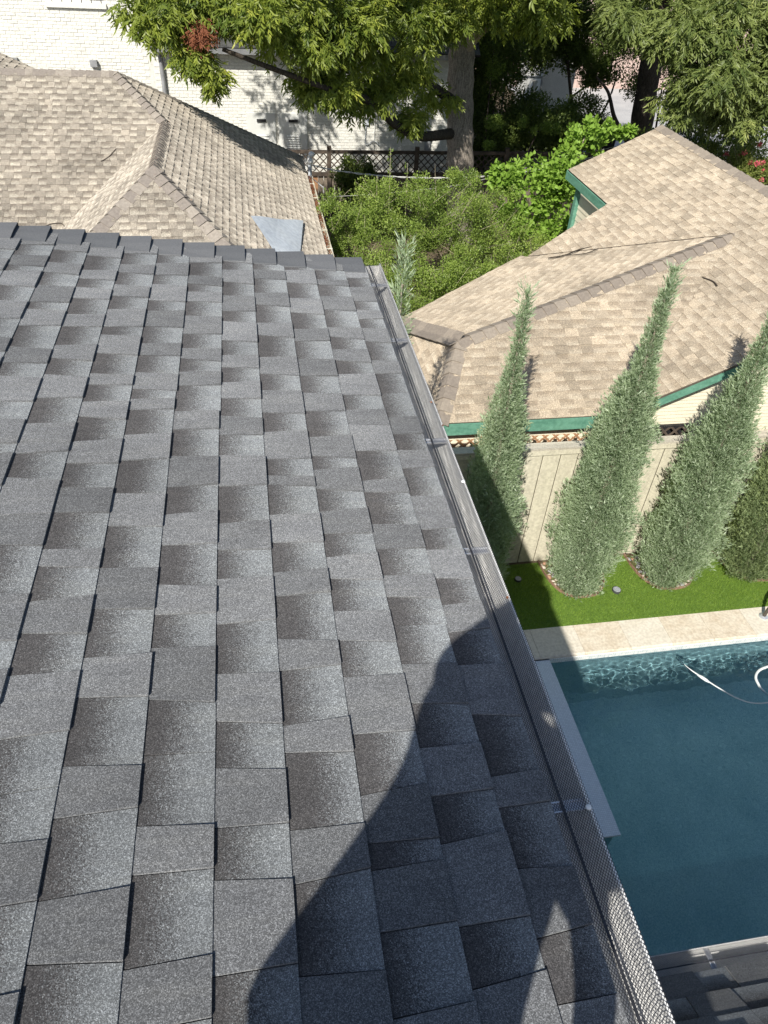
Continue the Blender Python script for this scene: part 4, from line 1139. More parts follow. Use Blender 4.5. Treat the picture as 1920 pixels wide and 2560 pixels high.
def compound(C, per_clump, spread, length=.34, leaflet=.14, droop=.55, pairs=6, flat=.75):
    """pinnate leaves around clump centres C (k,4: x y z r)"""
    Cs = []; As = []; Ss = []; Ls = []; tn = []
    k = len(C)
    cc = np.repeat(C, per_clump, axis=0); n_ = len(cc)
    d = rand_dirs(n_); d[:, 2] *= flat
    rr = cc[:, 3:4] * np.power(NR.random((n_, 1)), .45)
    base = cc[:, :3] + d * rr
    out = nrm(d + NR.normal(0, .35, (n_, 3)) + np.array([0, 0, -droop]))
    side = nrm(np.cross(out, np.array([0, 0, 1.0]) + NR.normal(0, .25, (n_, 3))))
    up = np.cross(side, out)
    Ln = length * NR.uniform(.7, 1.15, n_)
    ct = NR.random(k)
    tone0 = np.clip(np.repeat(ct, per_clump) * .45 + NR.random(n_) * .5, 0, 1)
    for j in range(pairs):
        f = (j + .8) / pairs
        pos = base + out * (Ln * f)[:, None] - np.array([0, 0, 1.0]) * (droop * .3 * Ln * f * f)[:, None]
        for sg in (1, -1):
            ax = nrm(side * sg * .7 + out * .5 - np.array([0, 0, 1.0]) * .5 + NR.normal(0, .26, (n_, 3)))
            Cs.append(pos); As.append(ax); Ss.append(nrm(np.cross(ax, up + NR.normal(0, .2, (n_, 3)))))
            Ls.append(leaflet * NR.uniform(.75, 1.15, n_) * (0.75 + .35 * math.sin(f * 3))); tn.append(np.clip(tone0 + NR.normal(0, .08, n_), 0, 1))
    pos = base + out * Ln[:, None] - np.array([0, 0, 1.0]) * (droop * .3 * Ln)[:, None]
    ax = nrm(out - np.array([0, 0, .4])); Cs.append(pos); As.append(ax); Ss.append(side); Ls.append(leaflet * NR.uniform(.8, 1.2, n_)); tn.append(tone0)
    return np.concatenate(Cs), np.concatenate(As), np.concatenate(Ss), np.concatenate(Ls), np.concatenate(tn)

def ell_clumps(cx, cy, cz, rx, ry, rz, n_, r=(.3, .55), shell=.35):
    d = rand_dirs(n_); q = np.power(NR.random((n_, 1)), shell)
    p = np.array([cx, cy, cz]) + d * q * np.array([rx, ry, rz])
    return np.concatenate([p, NR.uniform(r[0], r[1], (n_, 1))], 1)

def simple_leaves(C, per, leaf, ratio=.45, flat=.9, upb=.3, shell=.5):
    k = len(C); cc = np.repeat(C, per, axis=0); n_ = len(cc)
    d = rand_dirs(n_); d[:, 2] *= flat
    pos = cc[:, :3] + d * cc[:, 3:4] * np.power(NR.random((n_, 1)), shell)
    A = nrm(d * .6 + NR.normal(0, .6, (n_, 3)) + np.array([0, 0, upb]))
    S_ = nrm(np.cross(A, np.array([0, 0, 1.0]) + NR.normal(0, .6, (n_, 3))))
    L = leaf * NR.uniform(.65, 1.25, n_)
    tn = np.clip(np.repeat(NR.random(k), per) * .45 + NR.random(n_) * .55, 0, 1)
    return pos, A, S_, L, L * ratio, tn

# ---- the big pecan
pec = empty('pecan_tree', (5.55, 19.5, GZ), 'big pecan with thick grey trunk and drooping leafy limbs before the white brick house', 'tree')
mb = MB()
limb(mb, [(5.72, 19.5, GZ - .1), (5.58, 19.5, -6.4), (5.45, 19.5, -5.4), (5.32, 19.5, -4.4), (5.22, 19.5, -3.4), (5.18, 19.5, -2.8)], .38, .30, 16, .05)
limb(mb, [(5.18, 19.5, -2.9), (5.08, 19.55, -2.3), (4.95, 19.7, -1.4), (4.9, 19.9, .5), (5.1, 20.2, 2.6)], .29, .12, 12)
mb.build('trunk', M['bark_pecan'], pec, smooth=True)
mb = MB(); limb(mb, [(5.22, 19.45, -3.0), (5.34, 19.2, -2.65), (5.55, 19.0, -2.35), (5.85, 18.9, -2.08), (6.4, 18.8, -1.6), (7.3, 18.5, -.8), (8.2, 18.2, 0)], .15, .07); mb.build('branch', M['bark_pale'], pec, smooth=True)
mb = MB(); limb(mb, [(5.15, 19.4, -4.05), (4.76, 18.9, -3.78), (4.2, 18.6, -3.46), (3.71, 18.4, -3.16), (3.16, 18.2, -3.0), (2.5, 17.8, -2.7), (1.6, 17, -2.2)], .13, .05); mb.build('branch', M['bark_dark'], pec, smooth=True)
mb = MB(); limb(mb, [(5.22, 19.5, -4.72), (4.72, 18.9, -4.62), (3.95, 18.0, -4.43), (3.3, 17.6, -4.08), (2.84, 17.2, -3.68), (2.39, 16.8, -3.4), (1.85, 16.2, -3.2), (.7, 15.5, -2.75), (-.3, 15.3, -2.4)], .13, .035); mb.build('branch', M['bark_dark'], pec, smooth=True)
mb = MB(); limb(mb, [(5.0, 19.6, -1.8), (3.8, 18.6, -1.5), (2.3, 17.2, -1.4), (.6, 16, -1.5), (-.8, 15.4, -1.7)], .12, .04); mb.build('branch', M['bark_dark'], pec, smooth=True)
near = np.concatenate([
    ell_clumps(-.9, 15.5, -1.84, .75, .8, .30, 18, (0.16, 0.31)),
    ell_clumps(-.80, 15.3, -2.42, .26, .3, .2, 6, (0.10, 0.17)), ell_clumps(-.55, 15.3, -2.78, .16, .2, .12, 3, (0.07, 0.12)),
    ell_clumps(-1.5, 15.6, -1.9, .35, .5, .32, 9, (.16, .28)),
    ell_clumps(.3, 15.6, -1.72, .9, .9, .32, 25, (0.18, 0.35)),
    ell_clumps(1.3, 16.0, -2.12, .9, .9, .48, 27, (0.18, 0.35)),
    ell_clumps(1.55, 16.4, -3.05, .62, .5, .3, 15, (0.13, 0.23)),
    ell_clumps(2.6, 16.8, -2.25, 1.0, 1.0, .65, 28, (0.20, 0.35)),
    ell_clumps(2.45, 17.2, -3.35, .55, .4, .3, 11, (0.13, 0.22)),
    ell_clumps(3.4, 17.8, -3.0, .6, .5, .35, 11, (0.14, 0.23)),
    ell_clumps(3.7, 17.9, -4.0, .4, .3, .16, 5, (0.09, 0.16)),
    ell_clumps(3.7, 17.5, -1.95, 1.1, 1.0, .42, 22, (0.20, 0.35)),
    ell_clumps(4.9, 18.0, -1.85, .9, .8, .22, 11, (0.16, 0.27)),
    ell_clumps(6.1, 18.2, -1.85, 1.1, .8, .33, 17, (0.14, 0.27)),
    ell_clumps(4.5, 18.6, -3.7, .4, .3, .2, 3, (0.09, 0.16))])
upper = np.concatenate([ell_clumps(3.2, 17.5, 0.3, 5.2, 3.6, 1.9, 70, (.4, .75)), ell_clumps(7.5, 20.5, .8, 4.5, 3.6, 2.0, 44, (.4, .8))])
Cc, Ac, Sc, Lc, Tc = compound(near, 30, 1.0, .28, .125, .6, 5)
card_mesh('crown', Cc, Ac, Sc, Lc, Lc * .27, L_PECAN, pec, Tc)
Cc, Ac, Sc, Lc, Tc = compound(upper, 34, 1.0, .38, .19, .5, 5)
card_mesh('crown', Cc, Ac, Sc, Lc, Lc * .32, L_PECAN, pec, Tc)
dry = ell_clumps(-.62, 15.05, -2.0, .16, .15, .2, 4, (.1, .16))
Cc, Ac, Sc, Lc, Tc = compound(dry, 40, 1, .2, .07, .9, 4)
card_mesh('dead_spray', Cc, Ac, Sc, Lc, Lc * .3, L_RED, pec, Tc)

# ---- second pecan on the right
pc2 = empty('pecan_tree', (12.9, 24, GZ), 'second pecan with dark trunk whose drooping leaves hang over the right roof ridge', 'tree')
mb = MB(); limb(mb, [(13.1, 24.6, GZ), (12.95, 24.6, -6), (12.7, 24.6, -4), (12.5, 24.5, -2.2), (12.3, 24.3, .5)], .42, .25, 14, .05)
mb.build('trunk', M['bark_dark'], pc2, smooth=True)
mb = MB(); limb(mb, [(12.6, 24.5, -3.0), (12.0, 22, -2.2), (11.3, 19.5, -1.8), (10.5, 17.5, -2.0), (9.9, 16.3, -2.5)], .16, .04); mb.build('branch', M['bark_dark'], pc2, smooth=True)
mb = MB(); limb(mb, [(13.0, 24.5, -6.6), (12.3, 24.2, -6.0), (11.6, 24.0, -5.3), (11.2, 24, -4.6), (10.7, 24, -4.2)], .10, .03); mb.build('branch', M['bark_dark'], pc2, smooth=True)
n2 = np.concatenate([
    ell_clumps(9.9, 16.2, -2.75, .62, .7, .42, 23, (0.14, 0.28)), ell_clumps(11.0, 16.4, -2.6, .9, .8, .75, 37, (0.18, 0.31)),
    ell_clumps(9.6, 16.8, -3.35, .42, .4, .26, 10, (0.12, 0.20)), ell_clumps(10.7, 16.4, -3.5, .5, .5, .25, 13, (0.12, 0.22)),
    ell_clumps(9.3, 16.6, -2.0, .9, .8, .4, 23, (0.16, 0.31)), ell_clumps(10.6, 17, -1.6, 1.3, 1, .5, 30, (0.20, 0.35)),
    ell_clumps(7.9, 17.2, -1.85, .7, .6, .25, 11, (0.13, 0.23)), ell_clumps(12.0, 17.0, -2.8, .9, .8, .9, 27, (0.18, 0.31))])
u2 = ell_clumps(11.5, 21.0, .2, 4.5, 4.5, 2.2, 50, (.4, .8))
Cc, Ac, Sc, Lc, Tc = compound(n2, 30, 1.0, .29, .13, .65, 5)
card_mesh('crown', Cc, Ac, Sc, Lc, Lc * .25, L_PECAN2, pc2, Tc)
Cc, Ac, Sc, Lc, Tc = compound(u2, 34, 1.0, .38, .19, .5, 5)
card_mesh('crown', Cc, Ac, Sc, Lc, Lc * .32, L_PECAN2, pc2, Tc)

# ---- yaupon shrub in the side yard
def shrub(name, base, label, cat, clumps, per, leaf, mat, stems, stem_mat, ratio=.5, twigs=0, twig_r=.005, group=None, template='leaf', shell=.5, upb=.3, extra=None):
    t_ = empty(name, base, label, cat, group)
    mb = MB()
    for s_ in stems: limb(mb, s_[0], s_[1], s_[2], 7)
    mb.build('trunk' if cat == 'tree' else 'stem', stem_mat, t_, smooth=True)
    p_, A_, S_, L_, W_, tn_ = simple_leaves(clumps, per, leaf, ratio, shell=shell, upb=upb)
    card_mesh('crown' if cat == 'tree' else 'foliage', p_, A_, S_, L_, W_, mat, t_, tn_, template)
    if twigs:
        mb = MB(); rg_ = random.Random(len(clumps))
        for k in range(twigs):
            c_ = clumps[rg_.randrange(len(clumps))]
            b0 = c_[:3] - np.array([0, 0, c_[3] * .6]); d_ = unit((rg_.uniform(-.7, .7), rg_.uniform(-.7, .5), rg_.uniform(.3, 1.0)))
            L0 = c_[3] * rg_.uniform(1.3, 2.3)
            bend = np.array([rg_.uniform(-.2, .2), rg_.uniform(-.2, .2), rg_.uniform(-.1, .2)])
            mb.tube([b0, b0 + d_ * L0 * .5 + bend * L0 * .3, b0 + d_ * L0 + bend * L0], [twig_r * 1.4, twig_r, twig_r * .5], 4)
        mb.build('twig', M['twig'], t_)['kind'] = 'stuff'
    return t_
yp = np.concatenate([
    ell_clumps(2.3, 15.6, -5.35, .8, .9, .75, 26, (.16, .3)), ell_clumps(3.3, 15.4, -5.35, .9, 1.0, .75, 34, (.18, .32)),
    ell_clumps(4.3, 15.6, -5.6, .9, 1.0, .9, 36, (.18, .32)), ell_clumps(5.3, 15.8, -5.7, .8, 1.0, .75, 28, (.18, .3)),
    ell_clumps(2.5, 14.2, -6.2, .7, .8, .6, 20, (.18, .3)), ell_clumps(3.6, 14.2, -6.2, .9, .9, .6, 24, (.18, .3)),
    ell_clumps(4.9, 14.6, -6.3, .9, .9, .55, 24, (.18, .3)), ell_clumps(6.0, 15.6, -6.2, .7, .9, .5, 18, (.18, .28)),
    ell_clumps(4.75, 16.0, -4.75, .5, .5, .24, 8, (.12, .22)), ell_clumps(3.3, 13.0, -6.9, 1.0, .8, .45, 16, (.18, .3)),
    ell_clumps(1.75, 15.2, -5.25, .35, .4, .3, 7, (.12, .2)), ell_clumps(3.6, 15.2, -6.0, 2.0, 1.6, .55, 44, (.16, .26)), ell_clumps(3.9, 12.9, -6.6, 1.7, .9, .45, 46, (.2, .32)), ell_clumps(4.9, 14.0, -6.5, 1.3, .9, .45, 34, (.2, .32))])
stems = [([(3.65, 14.9, GZ), (3.62, 14.9, -6.7), (3.58, 15.3, -6.2), (3.4, 15.6, -5.8)], .045, .02), ([(4.1, 14.7, GZ), (4.3, 14.9, -6.9), (4.5, 15.2, -6.5), (4.6, 15.6, -6.0)], .045, .02),
         ([(3.9, 15, GZ), (3.0, 15.6, -6.6), (2.2, 15.8, -5.9)], .035, .012), ([(4.3, 15, GZ), (5.2, 15.7, -6.6), (5.9, 16.0, -6.1)], .035, .012), ([(4.3, 15.6, -6.3), (4.6, 15.7, -5.5), (4.9, 15.6, -4.9)], .022, .01)]
shrub('yaupon_shrub', (4, 15, GZ), 'sprawling bright green yaupon with pale twigs filling the side yard below the pecan', 'shrub', yp, 290, .042, L_SHRUB, stems, M['bark_pale'], .55, twigs=420, twig_r=.004)
# two upright bare shoots
tw = empty('sucker_shoots', (2.6, 15.2, GZ), 'thin upright shoots poking above the yaupon beside the pecan trunk', 'shoots')
mb = MB(); 
for (x_, y_, zt) in ((2.88, 15.6, -4.05), (2.62, 15.6, -4.6), (3.25, 15.6, -4.35)):
    mb.tube([(x_ + .03, y_, -5.4), (x_, y_, zt)], [.01, .004], 5)
mb.build('stem', M['twig'], tw)
cl = np.array([[x_ + 0.0, 15.6, zz, .05] for x_, zt in ((2.88, -4.05), (2.62, -4.6), (3.25, -4.35)) for zz in np.arange(-5.0, zt, .06)])
p_, A_, S_, L_, W_, tn_ = simple_leaves(cl, 5, .05, .4)
card_mesh('foliage', p_, A_, S_, L_, W_, L_SHRUB, tw, tn_)

# ---- broad-leaved vine on the right of the side yard
vc = np.concatenate([ell_clumps(6.6, 17.0, -5.1, .8, .5, .4, 16, (.2, .32)), ell_clumps(7.4, 16.9, -5.0, .7, .6, .65, 18, (.2, .34)), ell_clumps(6.3, 16.6, -5.8, .8, .5, .5, 14, (.2, .32)),
                     ell_clumps(7.7, 17.2, -4.3, .45, .4, .35, 9, (.16, .26)), ell_clumps(7.2, 16.3, -6.0, .6, .5, .45, 12, (.2, .3)), ell_clumps(5.9, 16.9, -5.0, .4, .3, .25, 5, (.14, .22)), ell_clumps(8.6, 17.3, -4.1, .5, .3, .2, 5, (.12, .2))])
shrub('broadleaf_vine', (7, 17, GZ), 'bright lime vine with broad rounded leaves climbing left of the brown roof gable', 'vine', vc, 80, .105, L_VINE, [([(7, 17.2, GZ), (6.9, 17.2, -6), (6.7, 17.1, -5)], .03, .015), ([(7.1, 17.2, GZ), (7.5, 17.2, -5.5), (7.7, 17.2, -4.2)], .03, .012)], M['bark_pale'], .85, template='heart', upb=.0)
# ---- shade shrubs beyond the picket fence
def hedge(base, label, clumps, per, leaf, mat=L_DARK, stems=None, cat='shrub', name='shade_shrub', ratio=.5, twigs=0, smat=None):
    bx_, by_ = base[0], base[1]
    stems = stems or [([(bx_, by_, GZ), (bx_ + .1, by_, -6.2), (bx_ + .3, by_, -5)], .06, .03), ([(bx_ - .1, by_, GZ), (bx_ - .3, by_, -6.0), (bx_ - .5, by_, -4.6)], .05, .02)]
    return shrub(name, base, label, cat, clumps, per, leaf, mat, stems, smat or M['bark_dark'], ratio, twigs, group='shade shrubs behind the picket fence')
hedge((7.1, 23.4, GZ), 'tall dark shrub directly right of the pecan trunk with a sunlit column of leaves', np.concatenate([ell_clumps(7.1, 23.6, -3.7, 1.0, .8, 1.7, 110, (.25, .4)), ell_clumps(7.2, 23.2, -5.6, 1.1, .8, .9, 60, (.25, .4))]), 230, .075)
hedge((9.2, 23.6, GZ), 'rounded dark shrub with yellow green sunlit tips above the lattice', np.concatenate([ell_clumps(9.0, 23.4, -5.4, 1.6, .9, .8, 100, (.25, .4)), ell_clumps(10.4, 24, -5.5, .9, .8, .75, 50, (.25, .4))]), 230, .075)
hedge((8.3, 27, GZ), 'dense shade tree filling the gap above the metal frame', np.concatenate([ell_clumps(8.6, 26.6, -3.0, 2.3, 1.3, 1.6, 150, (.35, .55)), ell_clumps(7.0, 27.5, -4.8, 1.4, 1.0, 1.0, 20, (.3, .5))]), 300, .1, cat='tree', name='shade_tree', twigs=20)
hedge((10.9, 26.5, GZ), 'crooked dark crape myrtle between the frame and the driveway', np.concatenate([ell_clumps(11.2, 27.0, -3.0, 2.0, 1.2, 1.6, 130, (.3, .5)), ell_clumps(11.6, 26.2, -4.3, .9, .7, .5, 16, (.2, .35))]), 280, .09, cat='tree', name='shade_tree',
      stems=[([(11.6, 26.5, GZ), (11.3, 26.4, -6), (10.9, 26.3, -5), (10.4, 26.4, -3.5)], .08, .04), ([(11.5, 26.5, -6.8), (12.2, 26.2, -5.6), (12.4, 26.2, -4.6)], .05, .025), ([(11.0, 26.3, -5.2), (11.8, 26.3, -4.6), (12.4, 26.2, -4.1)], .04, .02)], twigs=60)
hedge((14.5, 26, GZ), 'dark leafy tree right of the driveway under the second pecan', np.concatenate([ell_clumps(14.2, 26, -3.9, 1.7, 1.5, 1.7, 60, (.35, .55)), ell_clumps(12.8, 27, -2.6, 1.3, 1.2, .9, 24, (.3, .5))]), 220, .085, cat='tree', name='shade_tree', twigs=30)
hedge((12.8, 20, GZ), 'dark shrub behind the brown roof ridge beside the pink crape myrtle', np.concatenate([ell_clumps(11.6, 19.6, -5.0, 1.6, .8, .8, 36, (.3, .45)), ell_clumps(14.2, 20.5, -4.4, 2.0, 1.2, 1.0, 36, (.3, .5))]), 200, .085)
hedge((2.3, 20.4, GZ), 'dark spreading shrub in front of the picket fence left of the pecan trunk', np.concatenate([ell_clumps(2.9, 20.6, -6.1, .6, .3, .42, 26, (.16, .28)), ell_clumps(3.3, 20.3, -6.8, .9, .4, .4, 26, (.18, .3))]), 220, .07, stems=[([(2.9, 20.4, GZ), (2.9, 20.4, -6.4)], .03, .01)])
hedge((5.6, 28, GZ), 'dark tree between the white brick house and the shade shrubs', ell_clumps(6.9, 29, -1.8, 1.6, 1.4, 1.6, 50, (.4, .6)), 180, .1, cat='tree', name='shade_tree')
# far tree line closing the view
tl = []
for k in range(40):
    tl.append(ell_clumps(-30 + k * 2.2, 58 + 6 * math.sin(k * 2.1), -4.3, 2.4, 2.0, 3.4, 10, (.9, 1.5)))
tl = np.concatenate(tl)
p_, A_, S_, L_, W_, tn_ = simple_leaves(tl, 110, .32, .6)
tag(card_mesh('distant_trees', p_, A_, S_, L_, W_, L_DARK, None, tn_, 'diamond'), kind='stuff')
# sun patches on the shade shrubs, put in as lighter leaf sprays
sp_ = np.concatenate([ell_clumps(7.0, 22.9, -3.6, .32, .2, .8, 9, (.12, .2)), ell_clumps(7.05, 22.0, -5.05, .2, .2, .25, 6, (.1, .16)), ell_clumps(6.75, 21.3, -5.45, .12, .1, .12, 3, (.1, .14)), ell_clumps(8.6, 22.3, -5.2, .8, .2, .25, 10, (.1, .18)), ell_clumps(9.4, 21.8, -5.3, .25, .2, .25, 6, (.12, .18))])
shrub('sun_patch_sprays', (8, 22.2, GZ), 'yellow green sprays standing in for sun patches over the lattice right of the trunk', 'shrub', sp_, 120, .065, L_SHRUB, [([(8.0, 22.2, GZ), (8.2, 22.3, -6.2), (8.5, 22.3, -5.3)], .03, .015), ([(7.0, 22.2, GZ), (7.0, 22.6, -5.5), (7.0, 22.9, -3.4)], .03, .015)], M['bark_dark'], .5)
# ---- pink crape myrtle behind the right roof
mc = np.concatenate([ell_clumps(11.9, 17.0, -4.85, 1.0, .8, .5, 40, (.2, .34)), ell_clumps(12.8, 16.6, -5.1, .9, .8, .6, 26, (.2, .34)), ell_clumps(10.9, 17.2, -4.5, .3, .3, .2, 4, (.12, .2))])
my = shrub('crape_myrtle', (12, 17, GZ), 'yellowing crape myrtle with pink blossom clusters behind the brown roof ridge', 'shrub', mc, 260, .06, L_MYRTLE, [([(12, 17, GZ), (11.9, 17, -6), (11.7, 17, -5)], .06, .03), ([(12.1, 17, GZ), (12.6, 16.9, -6), (12.8, 16.8, -5)], .05, .03)], M['bark_pale'], .5, twigs=30)
bl = []
for k in range(26):
    c_ = mc[NR.integers(len(mc))]
    bl.append([c_[0] + NR.uniform(-.2, .2), c_[1] - c_[3] * .6 - .1, c_[2] + c_[3] * .7, .055])
p_, A_, S_, L_, W_, tn_ = simple_leaves(np.array(bl), 60, .035, .8)
card_mesh('blossom', p_, A_, S_, L_, W_, L_PINK, my, tn_, 'diamond')

# ---- Italian cypresses along the fence
def cypress(x, y, h, prof, label, mat, nspray, lean=0.0, seed=0, tipn=60, dens=1.0):
    """prof: list of (height fraction, radius)"""
    t_ = empty('cypress', (x, y, GZ), label, 'tree', 'blue green cypresses along the beige fence')
    mb = MB(); mb.tube([(x, y, GZ), (x + lean * .5, y, GZ + h * .5), (x + lean * .95, y, GZ + h * .93)], [.05, .035, .008], 7); mb.build('trunk', M['bark_pale'], t_)
    hs = np.array([p[0] for p in prof]); rs = np.array([p[1] for p in prof])
    n_ = nspray
    # more sprays where the tree is wider
    cand = NR.random(n_ * 3); rr = np.interp(cand, hs, rs); keepm = NR.random(n_ * 3) < (rr / rs.max() * .9 + .06) * np.clip(1 - (cand - .6) * 1.9, .22, 1)
    f = cand[keepm][:n_]; n_ = len(f)
    r_ = np.interp(f, hs, rs)
    th = NR.uniform(0, 2 * math.pi, n_)
    lump = 1 + .17 * np.sin(th * 2 + f * 19 + seed * 2) + .12 * np.sin(th * 5 - f * 37 + seed) + .12 * np.sin(f * 70 + th * 3) + .06 * np.sin(f * 160 + th * 6)
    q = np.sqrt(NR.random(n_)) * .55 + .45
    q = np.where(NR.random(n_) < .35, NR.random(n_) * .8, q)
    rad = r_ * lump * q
    wis = NR.random(n_) < .07
    rad = np.where(wis, r_ * lump * NR.uniform(1.02, 1.2, n_), rad)
    zz = GZ + .03 + f * h
    cx = x + lean * f
    C_ = np.stack([cx + rad * np.cos(th), y + rad * np.sin(th), zz], 1)
    outd = np.stack([np.cos(th), np.sin(th), np.zeros(n_)], 1)
    Cs = []; As = []; Ss = []; Ls = []; Ws = []; Ts = []
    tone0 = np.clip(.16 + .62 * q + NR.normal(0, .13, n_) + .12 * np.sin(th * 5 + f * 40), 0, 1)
    for k in range(3):
        A_ = nrm(outd * NR.uniform(.3, .95, (n_, 1)) + np.array([0, 0, .85]) + NR.normal(0, .42, (n_, 3)))
        Cs.append(C_ + NR.normal(0, .006, (n_, 3))); As.append(A_); Ss.append(side_of(A_))
        L_ = NR.uniform(.018, .042, n_) * np.where(wis, 1.8, 1.0); Ls.append(L_); Ws.append(L_ * NR.uniform(.15, .26, n_)); Ts.append(np.clip(tone0 + NR.normal(0, .1, n_), 0, 1))
    # feathery side sprays: small plumes that break the outline
    nt_ = max(80, nspray // 36)
    ft = NR.random(nt_ * 3); ft = ft[NR.random(nt_ * 3) < np.interp(ft, hs, rs) / rs.max() * .9 + .1][:nt_]; nt_ = len(ft)
    tt = NR.uniform(0, 2 * math.pi, nt_); rt_ = np.interp(ft, hs, rs) * NR.uniform(.72, 1.02, nt_)
    o3 = np.stack([np.cos(tt), np.sin(tt), np.zeros(nt_)], 1)
    pc_ = np.stack([x + lean * ft, np.full(nt_, y), GZ + .03 + ft * h], 1) + o3 * rt_[:, None]
    dr = nrm(o3 * NR.uniform(.35, .9, (nt_, 1)) + np.array([0, 0, .9]) + NR.normal(0, .18, (nt_, 3)))
    pl_ = NR.uniform(.07, .19, nt_) * np.clip(rt_ / .25, .55, 1.1)
    per = 38
    cc = np.repeat(pc_, per, 0); dd = np.repeat(dr, per, 0); ll = np.repeat(pl_, per); g_ = NR.random(nt_ * per)
    off = rand_dirs(nt_ * per) * (.16 * ll * (1.05 - g_))[:, None]
    Cs.append(cc + dd * (ll * g_)[:, None] + off); A_ = nrm(dd + off / (ll[:, None] + 1e-6) * 3 + NR.normal(0, .25, (nt_ * per, 3)))
    As.append(A_); Ss.append(side_of(A_)); L_ = NR.uniform(.016, .034, nt_ * per); Ls.append(L_); Ws.append(L_ * .22)
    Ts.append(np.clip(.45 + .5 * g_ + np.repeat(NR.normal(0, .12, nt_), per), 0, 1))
    # loose leader tip
    m_ = tipn
    ft = NR.uniform(.88, 1.0, m_); ang = NR.uniform(0, 6.28, m_)
    Ct = np.stack([x + lean * ft + .02 * np.cos(ang), y + .02 * np.sin(ang), GZ + .03 + ft * h], 1)
    At = nrm(np.stack([np.cos(ang) * .7, np.sin(ang) * .7, np.ones(m_)], 1))
    for j in range(3):
        Cs.append(Ct + At * .05 * j); As.append(nrm(At + NR.normal(0, .3, (m_, 3)))); Ss.append(side_of(At)); L_ = NR.uniform(.06, .12, m_) * (1.15 - (ft - .88) * 3); Ls.append(L_); Ws.append(L_ * .14); Ts.append(NR.uniform(.5, 1, m_))
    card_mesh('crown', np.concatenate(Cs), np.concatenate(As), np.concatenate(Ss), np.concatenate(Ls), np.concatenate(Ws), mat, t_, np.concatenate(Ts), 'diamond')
    return t_
PR2 = [(0, .16), (.04, .28), (.10, .36), (.2, .385), (.32, .375), (.42, .34), (.58, .275), (.7, .185), (.76, .12), (.84, .08), (.92, .045), (1, .01)]
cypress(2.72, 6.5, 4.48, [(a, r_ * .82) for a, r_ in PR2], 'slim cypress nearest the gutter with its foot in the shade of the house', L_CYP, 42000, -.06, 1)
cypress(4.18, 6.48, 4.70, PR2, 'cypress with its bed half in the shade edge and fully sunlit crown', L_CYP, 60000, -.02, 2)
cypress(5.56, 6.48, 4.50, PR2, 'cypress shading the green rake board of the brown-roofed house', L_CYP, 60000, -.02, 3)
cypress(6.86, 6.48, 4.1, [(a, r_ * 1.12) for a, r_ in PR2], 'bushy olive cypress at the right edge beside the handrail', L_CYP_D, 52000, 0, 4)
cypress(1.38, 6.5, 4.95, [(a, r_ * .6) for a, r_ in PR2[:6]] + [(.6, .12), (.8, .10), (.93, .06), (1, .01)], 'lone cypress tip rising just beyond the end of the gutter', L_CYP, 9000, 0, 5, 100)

# ---- stone beds round the cypresses
def rock_bed(cx, rx, ry, label, seed, n_st):
    b_ = empty('rock_bed', (cx, 7.0, GZ), label, 'rock bed', 'river stone beds against the beige fence')
    rg = random.Random(seed)
    yc = 7.06
    pts = []
    for k in range(15):
        a = math.pi * k / 14
        sx = math.copysign(abs(math.cos(a)) ** .75, math.cos(a)); sy = abs(math.sin(a)) ** .8
        pts.append((cx - rx * sx, yc - ry * sy))
    mb = MB()
    for i in range(14):
        (xa, ya), (xb, yb) = pts[i], pts[i + 1]
        d = unit((xb - xa, yb - ya, 0)); s_ = np.array([-d[1], d[0], 0])
        L = math.hypot(xb - xa, yb - ya)
        mb.frame((xa, ya, GZ), d, s_, (0, 0, 1), (0, -.006, -.01), (L + .002, .006, .045))
    mb.build('edging', M['edging'], b_)
    mb = MB(); mb.poly([(p[0], p[1], GZ + .006) for p in pts], [tuple(range(15))]); mb.build('bed_soil', M['soil'], b_)
    cnt = 0; ico = []
    for i in range(1, 5):
        pass
    def stone(c, sx, sy, sz, rot):
        V = []; F = []
        lat = [(-.1, .62), (.25, .98), (.62, .78), (.88, .42)]
        nn2 = 8
        for zz, r in lat:
            for k in range(nn2):
                a = 2 * math.pi * k / nn2
                w_ = 1 + .1 * math.sin(a * 2 + rot * 3) + rg.uniform(-.05, .05)
                lx = sx * r * math.cos(a) * w_; ly = sy * r * math.sin(a) * w_
                V.append((c[0] + lx * math.cos(rot) - ly * math.sin(rot), c[1] + lx * math.sin(rot) + ly * math.cos(rot), c[2] + zz * sz))
        V.append((c[0], c[1], c[2] + sz))
        for j in range(3):
            for k in range(nn2):
                F.append((j * nn2 + k, j * nn2 + (k + 1) % nn2, (j + 1) * nn2 + (k + 1) % nn2, (j + 1) * nn2 + k))
        for k in range(nn2): F.append((3 * nn2 + k, 3 * nn2 + (k + 1) % nn2, 4 * nn2))
        return V, F
    placed = []
    for k in range(n_st * 12):
        if cnt >= n_st: break
        a = rg.uniform(0, math.pi); f = rg.uniform(.45, .95) if rg.random() < .85 else rg.uniform(0, .6)
        x_ = cx - rx * f * math.copysign(abs(math.cos(a)) ** .75, math.cos(a)); y_ = yc - ry * f * abs(math.sin(a)) ** .8 - .0
        s_ = rg.uniform(.022, .045)
        if y_ > 7.03 or any((x_ - p[0]) ** 2 + (y_ - p[1]) ** 2 < (s_ + p[2]) ** 2 * .62 for p in placed): continue
        placed.append((x_, y_, s_))
        V, F = stone((x_, y_, GZ + .008 + rg.uniform(0, .012)), s_ * 1.25, s_ * .85, s_ * .75, rg.uniform(0, 3.1))
        mb = MB(); mb.poly(V, F)
        mb.build('river_stone', [M['stone1'], M['stone1'], M['stone2'], M['stone2'], M['stone3']][rg.randrange(5)], b_, smooth=True); cnt += 1
rock_bed(2.78, .45, .72, 'shaded stone bed under the cypress nearest the gutter', 61, 30)
